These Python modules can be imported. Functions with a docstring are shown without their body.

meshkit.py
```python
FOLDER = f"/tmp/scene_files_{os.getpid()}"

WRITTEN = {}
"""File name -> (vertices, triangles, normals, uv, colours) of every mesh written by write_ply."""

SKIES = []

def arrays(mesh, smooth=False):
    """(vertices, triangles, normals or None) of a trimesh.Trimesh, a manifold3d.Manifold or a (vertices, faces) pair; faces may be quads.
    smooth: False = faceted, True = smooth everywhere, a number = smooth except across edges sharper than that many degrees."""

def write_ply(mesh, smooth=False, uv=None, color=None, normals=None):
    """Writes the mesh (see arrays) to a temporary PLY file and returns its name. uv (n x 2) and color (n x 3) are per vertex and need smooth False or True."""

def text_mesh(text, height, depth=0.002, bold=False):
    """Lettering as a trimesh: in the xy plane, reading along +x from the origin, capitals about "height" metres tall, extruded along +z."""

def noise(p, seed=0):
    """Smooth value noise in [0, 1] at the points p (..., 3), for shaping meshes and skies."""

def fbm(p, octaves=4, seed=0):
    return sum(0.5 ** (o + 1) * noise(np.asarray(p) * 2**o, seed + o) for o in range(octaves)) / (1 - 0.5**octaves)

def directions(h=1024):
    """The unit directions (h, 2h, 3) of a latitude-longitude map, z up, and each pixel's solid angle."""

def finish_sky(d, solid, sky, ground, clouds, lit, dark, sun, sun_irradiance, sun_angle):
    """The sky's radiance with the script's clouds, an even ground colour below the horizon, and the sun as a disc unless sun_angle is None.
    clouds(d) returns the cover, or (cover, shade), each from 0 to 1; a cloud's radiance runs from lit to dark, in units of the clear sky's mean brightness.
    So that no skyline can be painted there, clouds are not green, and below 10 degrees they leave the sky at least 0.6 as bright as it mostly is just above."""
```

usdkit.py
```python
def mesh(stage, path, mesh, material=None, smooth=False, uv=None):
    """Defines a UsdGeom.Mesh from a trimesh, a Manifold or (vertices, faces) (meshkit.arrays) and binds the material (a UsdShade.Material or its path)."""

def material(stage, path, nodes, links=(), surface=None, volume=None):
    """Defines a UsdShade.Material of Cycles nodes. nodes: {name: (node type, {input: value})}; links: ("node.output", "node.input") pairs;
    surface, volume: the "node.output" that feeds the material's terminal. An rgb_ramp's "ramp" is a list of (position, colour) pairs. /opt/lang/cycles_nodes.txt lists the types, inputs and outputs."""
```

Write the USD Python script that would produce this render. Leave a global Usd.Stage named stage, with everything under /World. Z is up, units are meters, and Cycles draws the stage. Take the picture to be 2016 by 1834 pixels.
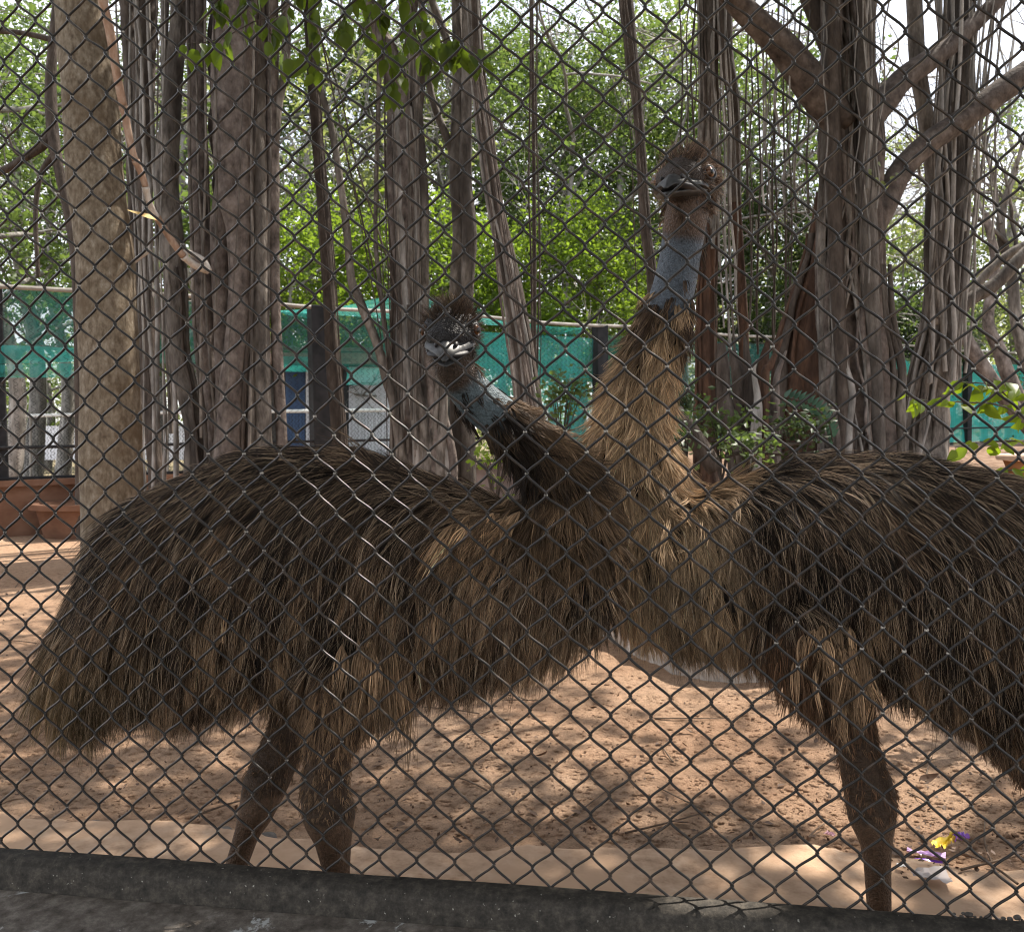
import math, random
import numpy as np, trimesh, manifold3d, usdkit, meshkit
from scipy.spatial import cKDTree
from pxr import Usd, UsdGeom, UsdLux, UsdShade, Gf, Sdf, Vt

stage = Usd.Stage.CreateInMemory()
UsdGeom.SetStageUpAxis(stage, UsdGeom.Tokens.z)
UsdGeom.SetStageMetersPerUnit(stage, 1.0)
UsdGeom.Xform.Define(stage, '/World')
UsdGeom.Scope.Define(stage, '/World/Looks')
material = lambda n, nodes, links, surface='p.BSDF', volume=None: usdkit.material(stage, '/World/Looks/' + n, nodes, links, surface=surface, volume=volume)

# ---------------------------------------------------------------- camera
CAM = np.array([1.051, -1.585, 1.150])
RIGHT = np.array([0.98604005, 0.16608188, -0.01190876])
DOWN = np.array([-0.00454504, -0.04464762, -0.99899246])
FWD = np.array([-0.16644625, 0.9851007, -0.0432695])
FPX = 2300 * 2016 / 2560           # focal length in pixels of a 2016 px wide picture
cam = UsdGeom.Camera.Define(stage, '/World/camera')
cam.CreateHorizontalApertureAttr(36.0)
cam.CreateFocalLengthAttr(36.0 * 2300 / 2560)
cam.CreateFocusDistanceAttr(2.1)
cam.CreateFStopAttr(11.0)
cam.CreateClippingRangeAttr((0.05, 2000.0))
mat = np.eye(4); mat[0, :3], mat[1, :3], mat[2, :3], mat[3, :3] = RIGHT, -DOWN, -FWD, CAM
UsdGeom.Xformable(cam).AddTransformOp().Set(Gf.Matrix4d(*mat.ravel().tolist()))
EXPOSURE = 1.22
cam.CreateExposureAttr(EXPOSURE)

# ---------------------------------------------------------------- sky and sun
SUN_EL, SUN_AZ = math.radians(56), math.radians(40)          # azimuth = atan2(x, y)
SUN = np.array([math.sin(SUN_AZ) * math.cos(SUN_EL), math.cos(SUN_AZ) * math.cos(SUN_EL), math.sin(SUN_EL)])
sky = material('sky', {
    'sky': ('sky_texture', {'sky_type': 'single_scattering', 'sun_disc': False, 'sun_elevation': SUN_EL, 'sun_rotation': SUN_AZ, 'aerosol_density': 1.6, 'altitude': 300.0}),
    'tc': ('texture_coordinate', {}),
    'mp': ('mapping', {'scale': (1.0, 1.0, 2.6)}),
    'n': ('noise_texture', {'scale': 1.9, 'detail': 6.0, 'roughness': 0.55}),
    'r': ('rgb_ramp', {'ramp': [(0.36, (0.35, 0.35, 0.35)), (0.62, (0.9, 0.9, 0.9))]}),
    'mx': ('mix', {'color2': (9.3, 9.4, 9.8)}),
    'bg': ('background_shader', {'strength': 0.10})},
    [('tc.generated', 'mp.vector'), ('mp.vector', 'n.vector'), ('n.fac', 'r.fac'), ('r.color', 'mx.fac'), ('sky.color', 'mx.color1'), ('mx.color', 'bg.color')], surface='bg.background')
dome = UsdLux.DomeLight.Define(stage, '/World/sky')
UsdShade.MaterialBindingAPI.Apply(dome.GetPrim()).Bind(sky)
dome.GetPrim().SetCustomDataByKey('kind', 'structure')
dome.GetPrim().SetCustomDataByKey('label', 'hazy bright sky seen between the tree crowns')
sun = UsdLux.DistantLight.Define(stage, '/World/sun')
sun.CreateIntensityAttr(1.25); sun.CreateAngleAttr(0.5); sun.CreateColorAttr((1.0, 0.93, 0.83))
sun.GetPrim().CreateAttribute('inputs:normalize', Sdf.ValueTypeNames.Bool).Set(True)
zx = SUN; ax = np.cross([0, 0, 1.0], zx); ax /= np.linalg.norm(ax); ay = np.cross(zx, ax)
mat = np.eye(4); mat[0, :3], mat[1, :3], mat[2, :3] = ax, ay, zx
UsdGeom.Xformable(sun).AddTransformOp().Set(Gf.Matrix4d(*mat.ravel().tolist()))

# ---------------------------------------------------------------- helpers
def ray(x, y):
    """Direction of the ray through a point of the 2016 x 1834 picture (used to survey where real things stand)."""
    return RIGHT * (x - 1008) / FPX + DOWN * (y - 917) / FPX + FWD
def at_y(x, y, Y): d = ray(x, y); return CAM + d * (Y - CAM[1]) / d[1]
def at_z(x, y, Z): d = ray(x, y); return CAM + d * (Z - CAM[2]) / d[2]
def at_d(x, y, D): return CAM + ray(x, y) * D            # at a depth D along the view axis
USED = {}
def numbered(path):
    n = USED.get(path, 0); USED[path] = n + 1
    return path if n == 0 else f'{path}_{n:03d}'
def tag(p, label=None, cat=None, group=None, kind=None):
    p = p if isinstance(p, Usd.Prim) else p.GetPrim()
    for k, v in (('label', label), ('category', cat), ('group', group), ('kind', kind)):
        if v: p.SetCustomDataByKey(k, v)
    return p
def thing(name, label, cat, loc=(0, 0, 0), group=None, rotz=0):
    x = UsdGeom.Xform.Define(stage, numbered('/World/' + name))
    x.AddTranslateOp().Set(Gf.Vec3d(*map(float, loc)))
    if rotz: x.AddRotateZOp().Set(rotz)
    p = tag(x, label, cat, group)
    ORIGIN[p.GetPath()] = np.array(loc, float)
    return p
ORIGIN = {}
def obj(name, mesh, mt, parent=None, smooth=30, **kw):
    """ONE mesh prim under the parent (or /World). Mesh coordinates are world coordinates; a parent's origin is taken off."""
    path = numbered((str(parent.GetPath()) if parent else '/World') + '/' + name)
    v, f = (np.asarray(mesh[0], float), np.asarray(mesh[1])) if isinstance(mesh, tuple) else (np.asarray(mesh.vertices, float), np.asarray(mesh.faces))
    if parent is not None:
        org = ORIGIN.get(parent.GetPath())
        if org is not None and not kw.get('local'): v = v - org
    m = usdkit.mesh(stage, path, (v, f), mt, smooth)
    p = m.GetPrim()
    if parent is not None and parent.GetPath() in ORIGIN: ORIGIN[p.GetPath()] = ORIGIN[parent.GetPath()]
    return tag(p, kw.get('label'), kw.get('cat'), kw.get('group'), kw.get('kind'))
def cat(ms):
    vs, fs, n = [], [], 0
    for m in ms:
        v, f = m if isinstance(m, tuple) else (np.asarray(m.vertices), np.asarray(m.faces))
        if f.shape[1] == 4: f = np.vstack([f[:, [0, 1, 2]], f[:, [0, 2, 3]]])
        vs.append(v); fs.append(f + n); n += len(v)
    return np.vstack(vs), np.vstack(fs)
def unit(v): v = np.asarray(v, float); return v / (np.linalg.norm(v, axis=-1, keepdims=True) + 1e-12)
def spline(p, n):
    """n points of a Catmull-Rom spline through the rows of p (any columns)."""
    p = np.asarray(p, float)
    if len(p) == 2: return p[0] + np.linspace(0, 1, n)[:, None] * (p[1] - p[0])
    q = np.vstack([2 * p[0] - p[1], p, 2 * p[-1] - p[-2]])
    t = np.linspace(0, len(p) - 1 - 1e-9, n); i = t.astype(int); u = (t - i)[:, None]
    a, b, c, d = q[i], q[i + 1], q[i + 2], q[i + 3]
    return 0.5 * (2 * b + (c - a) * u + (2 * a - 5 * b + 4 * c - d) * u**2 + (3 * b - a - 3 * c + d) * u**3)
def tube(path, radii, sides=8, closed=True, rough=0.0, rscale=3.0, seed=0, flute=0.0, nfl=5):
    """A tapered tube along a polyline; rough: noise relief as a share of the radius; flute: lengthwise ribs."""
    p = np.asarray(path, float); n = len(p); r = np.broadcast_to(np.asarray(radii, float), (n,))
    t = unit(np.gradient(p, axis=0))
    ref = np.array([1.0, 0.13, 0.07]) if abs(t[:, 0]).mean() < 0.8 else np.array([0.1, 0.1, 1.0])
    a = unit(np.cross(t, np.cross(ref, t))); b = np.cross(t, a)
    ang = np.arange(sides) * 2 * np.pi / sides
    ring = np.cos(ang)[None, :, None] * a[:, None] + np.sin(ang)[None, :, None] * b[:, None]
    rr = np.repeat(r[:, None], sides, 1)
    if flute:
        ph = np.cumsum(np.r_[0, np.linalg.norm(np.diff(p, axis=0), axis=1)])
        rr = rr * (1 + flute * (np.cos(nfl * ang[None, :] + 0.9 * np.sin(ph[:, None] * 1.3 + seed)) * 0.6 + 0.4 * np.cos((nfl * 2 + 1) * ang[None, :] + seed + ph[:, None] * 0.5)))
    v = p[:, None] + rr[:, :, None] * ring
    if rough:
        w = meshkit.fbm(np.stack([v[..., 0] * rscale, v[..., 1] * rscale, v[..., 2] * rscale * 0.45], -1) + seed * 7.3, 3, seed) - 0.5
        v = p[:, None] + (rr * (1 + 2 * rough * w))[:, :, None] * ring
    i, j = np.meshgrid(np.arange(n - 1), np.arange(sides), indexing='ij'); k = (j + 1) % sides
    q = np.stack([i * sides + j, i * sides + k, (i + 1) * sides + k, (i + 1) * sides + j], -1).reshape(-1, 4)
    f = np.vstack([q[:, [0, 1, 2]], q[:, [0, 2, 3]]]); v = v.reshape(-1, 3)
    if closed:
        v = np.vstack([v, p[:1], p[-1:]]); m = n * sides; j = np.arange(sides); k = (j + 1) % sides
        f = np.vstack([f, np.stack([np.full(sides, m), k, j], 1), np.stack([np.full(sides, m + 1), (n - 1) * sides + j, (n - 1) * sides + k], 1)])
    return v, f
def box(lo, hi, bevel=0.0):
    lo, hi = np.array(lo, float), np.array(hi, float)
    if bevel <= 0:
        m = trimesh.creation.box(extents=hi - lo); m.apply_translation((lo + hi) / 2); return np.array(m.vertices), np.array(m.faces)
    pts = []
    for s in np.ndindex(2, 2, 2):
        c = np.where(np.array(s) == 1, hi, lo); sg = np.where(np.array(s) == 1, -1, 1)
        for k in range(3):
            d = sg * bevel; d = d.astype(float); d[k] = 0; pts.append(c + d)
    m = trimesh.convex.convex_hull(np.array(pts)); return np.array(m.vertices), np.array(m.faces)
def rot_z(m, deg, about=(0, 0, 0)):
    a = math.radians(deg); R = np.array([[math.cos(a), -math.sin(a), 0], [math.sin(a), math.cos(a), 0], [0, 0, 1]])
    return (np.asarray(m[0]) - about) @ R.T + about, m[1]
def curves(name, pts, counts, widths, mt, parent=None, **kw):
    path = numbered((str(parent.GetPath()) if parent else '/World') + '/' + name)
    c = UsdGeom.BasisCurves.Define(stage, path)
    c.CreateTypeAttr('linear'); pts = np.asarray(pts, float)
    if parent is not None and parent.GetPath() in ORIGIN: pts = pts - ORIGIN[parent.GetPath()]
    c.CreatePointsAttr(Vt.Vec3fArray.FromNumpy(pts.astype(np.float32)))
    c.CreateCurveVertexCountsAttr(Vt.IntArray.FromNumpy(np.asarray(counts, np.int32)))
    w = np.asarray(widths, np.float32); c.CreateWidthsAttr(Vt.FloatArray.FromNumpy(w)); c.SetWidthsInterpolation('vertex')
    UsdShade.MaterialBindingAPI.Apply(c.GetPrim()).Bind(mt)
    return tag(c, kw.get('label'), kw.get('cat'), kw.get('group'), kw.get('kind')), c

# ---------------------------------------------------------------- materials
def rough_mat(name, ramp, scale=(6, 6, 6), detail=6.0, rough=0.85, bump=0.4, bdist=0.01, n2=None, spec=0.12, coords='geo'):
    """A dull surface: colour from a stretched noise through a ramp, relief from a second one."""
    nodes = {'g': ('geometry', {}), 'mp': ('mapping', {'scale': scale}), 'n': ('noise_texture', {'scale': 1.0, 'detail': detail, 'roughness': 0.65}),
             'r': ('rgb_ramp', {'ramp': ramp}), 'mp2': ('mapping', {'scale': tuple(3.1 * s for s in scale)}), 'n2': ('noise_texture', {'scale': 1.0, 'detail': 5.0, 'roughness': 0.7}),
             'b': ('bump', {'strength': bump, 'distance': bdist}), 'p': ('principled_bsdf', {'roughness': rough, 'specular_ior_level': spec})}
    links = [('g.position', 'mp.vector'), ('mp.vector', 'n.vector'), ('n.fac', 'r.fac'), ('g.position', 'mp2.vector'), ('mp2.vector', 'n2.vector'), ('n2.fac', 'b.height'), ('b.normal', 'p.normal')]
    if n2:
        nodes |= {'mp3': ('mapping', {'scale': n2[0]}), 'n3': ('noise_texture', {'scale': 1.0, 'detail': 3.0}), 'r3': ('rgb_ramp', {'ramp': [(n2[1], (0, 0, 0)), (n2[2], (1, 1, 1))]}), 'mx': ('mix', {'color2': n2[3]})}
        links += [('g.position', 'mp3.vector'), ('mp3.vector', 'n3.vector'), ('n3.fac', 'r3.fac'), ('r3.color', 'mx.fac'), ('r.color', 'mx.color1'), ('mx.color', 'p.base_color')]
    else: links.append(('r.color', 'p.base_color'))
    return material(name, nodes, links)
def leaf_mat(name, ramp, trans=0.45, rough=0.45, tint=(1.35, 1.3, 0.7)):
    nodes = {'g': ('geometry', {}), 'r': ('rgb_ramp', {'ramp': ramp}), 'p': ('principled_bsdf', {'roughness': rough, 'specular_ior_level': 0.35}),
             'm': ('mix', {'mix_type': 'multiply', 'fac': 1.0, 'color2': tint}), 't': ('translucent_bsdf', {}), 'mc': ('mix_closure', {'fac': trans})}
    return material(name, nodes, [('g.random_per_island', 'r.fac'), ('r.color', 'p.base_color'), ('r.color', 'm.color1'), ('m.color', 't.color'), ('p.BSDF', 'mc.closure1'), ('t.BSDF', 'mc.closure2')], surface='mc.closure')
BARK_TAN = rough_mat('tan_bark', [(0.25, (0.055, 0.040, 0.027)), (0.45, (0.15, 0.118, 0.083)), (0.58, (0.215, 0.178, 0.132)), (0.78, (0.37, 0.335, 0.275))], (26, 26, 14), 9.0, 0.9, 1.0, 0.025, ((2.6, 2.6, 4.0), 0.5, 0.76, (0.105, 0.074, 0.045)))
BARK_GREY = rough_mat('grey_bark', [(0.3, (0.034, 0.029, 0.025)), (0.48, (0.148, 0.128, 0.110)), (0.7, (0.32, 0.285, 0.25))], (13, 13, 4.2), 8.0, 0.85, 1.0, 0.03, ((1.6, 1.6, 0.7), 0.45, 0.66, (0.055, 0.046, 0.04)))
BARK_DARK = rough_mat('dark_bark', [(0.25, (0.024, 0.019, 0.016)), (0.55, (0.085, 0.068, 0.057)), (0.8, (0.17, 0.142, 0.122))], (13, 13, 4.0), 8.0, 0.88, 1.0, 0.03)
BARK_RED = rough_mat('red_bark', [(0.25, (0.018, 0.010, 0.008)), (0.5, (0.068, 0.040, 0.028)), (0.75, (0.16, 0.088, 0.056))], (10, 10, 2.4), 7.0, 0.9, 1.0, 0.03)
BARK_ROSE = rough_mat('rosy_bark', [(0.3, (0.034, 0.027, 0.024)), (0.5, (0.135, 0.11, 0.096)), (0.72, (0.26, 0.22, 0.195))], (10, 10, 6), 8.0, 0.85, 1.0, 0.025)
LIMB = rough_mat('limb_bark', [(0.28, (0.024, 0.019, 0.016)), (0.5, (0.084, 0.066, 0.056)), (0.75, (0.175, 0.145, 0.125))], (9, 9, 7), 8.0, 0.88, 1.0, 0.02)
AERIAL = rough_mat('aerial_root_bark', [(0.3, (0.085, 0.078, 0.07)), (0.5, (0.20, 0.185, 0.168)), (0.72, (0.38, 0.355, 0.33))], (9, 9, 3), 4.0, 0.8, 0.8, 0.012)
LEAF_FAR = leaf_mat('leaf_far', [(0, (0.085, 0.13, 0.045)), (0.5, (0.16, 0.22, 0.075)), (1, (0.25, 0.31, 0.12))], 0.6)  # leaf green lightened, distance haze put into the colour
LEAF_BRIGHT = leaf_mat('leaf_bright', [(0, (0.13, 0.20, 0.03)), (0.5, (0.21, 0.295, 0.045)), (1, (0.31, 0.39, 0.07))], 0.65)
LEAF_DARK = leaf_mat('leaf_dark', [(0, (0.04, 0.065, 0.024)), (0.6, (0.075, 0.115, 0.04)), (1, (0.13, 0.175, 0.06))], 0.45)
LEAF_PALE = leaf_mat('leaf_pale', [(0, (0.17, 0.205, 0.10)), (0.5, (0.25, 0.29, 0.15)), (1, (0.34, 0.38, 0.22))], 0.6)  # pale leaf green, made paler still to stand in for haze
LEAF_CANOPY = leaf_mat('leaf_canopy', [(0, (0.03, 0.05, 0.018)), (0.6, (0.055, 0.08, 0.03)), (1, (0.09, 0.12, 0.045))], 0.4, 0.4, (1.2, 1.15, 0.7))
LEAF_YOUNG = leaf_mat('leaf_young', [(0, (0.14, 0.21, 0.018)), (0.5, (0.21, 0.29, 0.022)), (1, (0.30, 0.36, 0.04))], 0.6, 0.4, (1.15, 1.1, 0.5))
LEAF_HANG = leaf_mat('leaf_hanging', [(0, (0.07, 0.11, 0.014)), (0.5, (0.13, 0.18, 0.018)), (1, (0.20, 0.25, 0.026))], 0.6, 0.4)
# ================================================================ setting
rng = np.random.default_rng(11)
def grid(x0, x1, y0, y1, nx, ny, zf):
    X, Y = np.meshgrid(np.linspace(x0, x1, nx), np.linspace(y0, y1, ny), indexing='ij')
    v = np.stack([X, Y, zf(X, Y)], -1).reshape(-1, 3)
    i, j = np.meshgrid(np.arange(nx - 1), np.arange(ny - 1), indexing='ij'); k = i * ny + j
    q = np.stack([k, k + ny, k + ny + 1, k + 1], -1).reshape(-1, 4)
    return v, np.vstack([q[:, [0, 1, 2]], q[:, [0, 2, 3]]])
def soil(X, Y):
    p = np.stack([X, Y, 0 * X], -1)
    near = np.clip((9 - np.hypot(X, Y)) / 6, 0.15, 1); r = meshkit.fbm(p * 9, 3, 15)
    return ((meshkit.fbm(p * 2.2, 4, 3) - 0.5) * 0.045 + (meshkit.fbm(p * 11, 3, 5) - 0.5) * 0.026 + (meshkit.fbm(p * 38, 2, 6) - 0.5) * 0.014 * np.clip(3 * (r - 0.35), 0, 1)) * near
SAND = material('sandy_soil', {
    'g': ('geometry', {}), 'n1': ('noise_texture', {'scale': 0.9, 'detail': 5.0, 'roughness': 0.6}), 'n2': ('noise_texture', {'scale': 26.0, 'detail': 6.0, 'roughness': 0.7}),
    'n3': ('noise_texture', {'scale': 190.0, 'detail': 3.0, 'roughness': 0.7}),
    'r1': ('rgb_ramp', {'ramp': [(0.3, (0.36, 0.215, 0.132)), (0.5, (0.47, 0.305, 0.198)), (0.7, (0.54, 0.375, 0.26))]}),
    'r2': ('rgb_ramp', {'ramp': [(0.32, (0.5, 0.46, 0.42)), (0.5, (0.95, 0.95, 0.95)), (0.75, (1.15, 1.12, 1.1))]}),
    'r3': ('rgb_ramp', {'ramp': [(0.33, (0.45, 0.42, 0.4)), (0.46, (1, 1, 1)), (0.7, (1.15, 1.15, 1.15))]}),
    'm1': ('mix', {'mix_type': 'multiply', 'fac': 1.0}), 'm2': ('mix', {'mix_type': 'multiply', 'fac': 0.8}),
    'nb': ('noise_texture', {'scale': 70.0, 'detail': 6.0, 'roughness': 0.8}), 'b': ('bump', {'strength': 1.0, 'distance': 0.03}),
    'p': ('principled_bsdf', {'roughness': 0.95, 'specular_ior_level': 0.15})},
    [('g.position', 'n1.vector'), ('g.position', 'n2.vector'), ('g.position', 'n3.vector'), ('g.position', 'nb.vector'), ('n1.fac', 'r1.fac'), ('n2.fac', 'r2.fac'), ('n3.fac', 'r3.fac'),
     ('r1.color', 'm1.color1'), ('r2.color', 'm1.color2'), ('m1.color', 'm2.color1'), ('r3.color', 'm2.color2'), ('m2.color', 'p.base_color'), ('nb.fac', 'b.height'), ('b.normal', 'p.normal')])
gxs = np.r_[np.linspace(-9, -3.6, 40), np.arange(-3.5, 4.2, 0.017), np.linspace(4.3, 8, 30)]; gys = 0.02 + (np.exp(np.linspace(0, 1, 230) * 2.2) - 1) / (math.exp(2.2) - 1) * 10.98
GX, GY_ = np.meshgrid(gxs, gys, indexing='ij'); i, j = np.meshgrid(np.arange(len(gxs) - 1), np.arange(229), indexing='ij'); k = i * 230 + j; q = np.stack([k, k + 230, k + 231, k + 1], -1).reshape(-1, 4)
obj('ground', (np.stack([GX, GY_, soil(GX, GY_)], -1).reshape(-1, 3), np.vstack([q[:, [0, 1, 2]], q[:, [0, 2, 3]]])), SAND, kind='structure', smooth=True, label='sandy reddish soil floor of the enclosure')
FARSOIL = rough_mat('far_ground', [(0.3, (0.10, 0.085, 0.045)), (0.5, (0.17, 0.14, 0.085)), (0.75, (0.25, 0.2, 0.13))], (0.5, 0.5, 0.5), 6.0, 0.95, 0.3, 0.02)
obj('terrain', grid(-400, 400, -300, 500, 41, 41, lambda X, Y: -0.06 + 0 * X), FARSOIL, kind='structure', smooth=True, label='dry park ground stretching away beyond the enclosure')
CONC = rough_mat('pale_concrete_strip', [(0.32, (0.27, 0.175, 0.112)), (0.5, (0.41, 0.275, 0.182)), (0.7, (0.50, 0.36, 0.255))], (22, 22, 22), 9.0, 0.9, 0.6, 0.006, ((2.6, 2.6, 2.6), 0.42, 0.6, (0.44, 0.29, 0.188)))
def strip_z(X, Y):
    return 0.035 + (meshkit.fbm(np.stack([X, Y, 0 * X], -1) * 3, 3, 8) - 0.5) * 0.012 - 0.08 * np.clip((Y - (0.80 + 0.07 * (meshkit.fbm(np.stack([X * 2.2, 0 * X, 0 * X], -1), 4, 4) - 0.5) * 4)) / 0.07, 0, 1)
obj('concrete_strip', grid(-6, 6, 0.03, 1.0, 240, 60, strip_z), CONC, kind='structure', smooth=True, label='worn concrete apron along the inside of the fence')

# kerb under the near fence, and the viewer's paving in front of it
KERB = material('kerb_concrete', {
    'g': ('geometry', {}), 'n': ('noise_texture', {'scale': 55.0, 'detail': 9.0, 'roughness': 0.78}), 'r': ('rgb_ramp', {'ramp': [(0.34, (0.018, 0.016, 0.013)), (0.5, (0.042, 0.036, 0.029)), (0.66, (0.09, 0.076, 0.06))]}),
    'v': ('noise_texture', {'scale': 140.0, 'detail': 2.0}), 'r2': ('rgb_ramp', {'ramp': [(0.72, (0, 0, 0)), (0.76, (1, 1, 1))]}), 'mx': ('mix', {'color2': (0.30, 0.28, 0.24)}),
    'nb': ('noise_texture', {'scale': 55.0, 'detail': 6.0, 'roughness': 0.7}), 'b': ('bump', {'strength': 0.6, 'distance': 0.006}), 'p': ('principled_bsdf', {'roughness': 0.8, 'specular_ior_level': 0.25})},
    [('g.position', 'n.vector'), ('g.position', 'v.vector'), ('g.position', 'nb.vector'), ('n.fac', 'r.fac'), ('v.fac', 'r2.fac'), ('r2.color', 'mx.fac'), ('r.color', 'mx.color1'), ('mx.color', 'p.base_color'), ('nb.fac', 'b.height'), ('b.normal', 'p.normal')])
prof = [(0.012, 0.0), (0.012, 0.318), (0.006, 0.330), (-0.004, 0.3335), (-0.030, 0.3325), (-0.040, 0.327), (-0.045, 0.317), (-0.047, 0.30), (-0.050, 0.268)]
xs = np.linspace(-2.2, 3.6, 260)
kv = np.array([[(x, y + 0.003 * (meshkit.fbm(np.array([x * 4, z * 9, 1.0])) - 0.5), z + (0.003 * (meshkit.fbm(np.array([x * 5, y * 20, 2.0])) - 0.5) if z > 0.3 else 0)) for y, z in prof] for x in xs])
n, m = kv.shape[:2]; i, j = np.meshgrid(np.arange(n - 1), np.arange(m - 1), indexing='ij'); k = i * m + j
q = np.stack([k, k + m, k + m + 1, k + 1], -1).reshape(-1, 4)
kb = thing('concrete_kerb', 'dark weathered concrete kerb with rounded edge under the near fence', 'kerb', (0.7, 0, 0))
obj('kerb_beam', (kv.reshape(-1, 3), np.vstack([q[:, [0, 2, 1]], q[:, [0, 3, 2]]])), KERB, kb, smooth=40)
PAVE = material('walkway_concrete', {
    'g': ('geometry', {}), 'n': ('noise_texture', {'scale': 22.0, 'detail': 9.0, 'roughness': 0.75}), 'r': ('rgb_ramp', {'ramp': [(0.34, (0.045, 0.037, 0.029)), (0.5, (0.12, 0.10, 0.082)), (0.68, (0.24, 0.21, 0.18))]}),
    'n2': ('noise_texture', {'scale': 6.0, 'detail': 9.0, 'roughness': 0.75, 'distortion': 0.6}), 'r2': ('rgb_ramp', {'ramp': [(0.57, (0, 0, 0)), (0.61, (1, 1, 1))]}), 'mx': ('mix', {'color2': (0.42, 0.42, 0.40)}),
    'nb': ('noise_texture', {'scale': 80.0, 'detail': 6.0, 'roughness': 0.7}), 'b': ('bump', {'strength': 0.5, 'distance': 0.006}), 'p': ('principled_bsdf', {'roughness': 0.85, 'specular_ior_level': 0.25})},
    [('g.position', 'n.vector'), ('g.position', 'n2.vector'), ('g.position', 'nb.vector'), ('n.fac', 'r.fac'), ('n2.fac', 'r2.fac'), ('r2.color', 'mx.fac'), ('r.color', 'mx.color1'), ('mx.color', 'p.base_color'), ('nb.fac', 'b.height'), ('b.normal', 'p.normal')])
obj('pavement', grid(-4, 6, -4, -0.0505, 60, 30, lambda X, Y: 0.276 + (meshkit.fbm(np.stack([X, Y, 0 * X], -1) * 4, 3, 2) - 0.5) * 0.006), PAVE, kind='structure', smooth=True, label='stained grey concrete walkway in front of the fence')

# raised planting bed behind the emus, with its pale kerb
bed_edge = spline([at_z(1090, 1190, 0), at_z(1200, 1262, 0), at_z(1290, 1308, 0), at_z(1400, 1345, 0), at_z(1620, 1345, 0), at_z(2100, 1345, 0), at_z(2700, 1345, 0)], 60)
BEDSOIL = rough_mat('bed_soil', [(0.3, (0.07, 0.04, 0.025)), (0.5, (0.16, 0.10, 0.065)), (0.75, (0.28, 0.2, 0.14))], (7, 7, 7), 7.0, 0.95, 0.6, 0.02)
tt = np.linspace(0, 1, 40)
inner = np.array([0.35, 1.0, 0])
rows = []
for k, e in enumerate(bed_edge):
    top = np.array([9.0 * k / 59 - 0.8, 12.4 + 4.0 * k / 59, 0])
    for t in tt:
        q = e + (top - e) * t; q[2] = 0.19 + 0.50 * (1 - (1 - t) ** 2.2) + (meshkit.fbm(np.array([q[0] * 1.5, q[1] * 1.5, 0.0]), 4, 6) - 0.5) * 0.16 * min(1, t * 6); rows.append(q)
rows = np.array(rows); i, j = np.meshgrid(np.arange(59), np.arange(39), indexing='ij'); k = i * 40 + j
q = np.stack([k, k + 40, k + 41, k + 1], -1).reshape(-1, 4)
obj('planting_bed', (rows, np.vstack([q[:, [0, 1, 2]], q[:, [0, 2, 3]]])), BEDSOIL, kind='structure', smooth=True, label='raised bed of dry earth and roots under the banyans')
PALECONC = rough_mat('pale_kerb', [(0.3, (0.22, 0.19, 0.16)), (0.5, (0.34, 0.30, 0.26)), (0.75, (0.45, 0.41, 0.37))], (6, 6, 6), 7.0, 0.9, 0.4, 0.006)
bk = thing('bed_kerb', 'pale concrete kerb edging the raised bed behind the emus', 'kerb', bed_edge[0])
tn = unit(np.gradient(bed_edge, axis=0)); nn = np.stack([-tn[:, 1], tn[:, 0], 0 * tn[:, 0]], 1)
pr = [(0.0, -0.05), (0.0, 0.20), (0.03, 0.235), (0.15, 0.235), (0.17, 0.15)]
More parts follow.
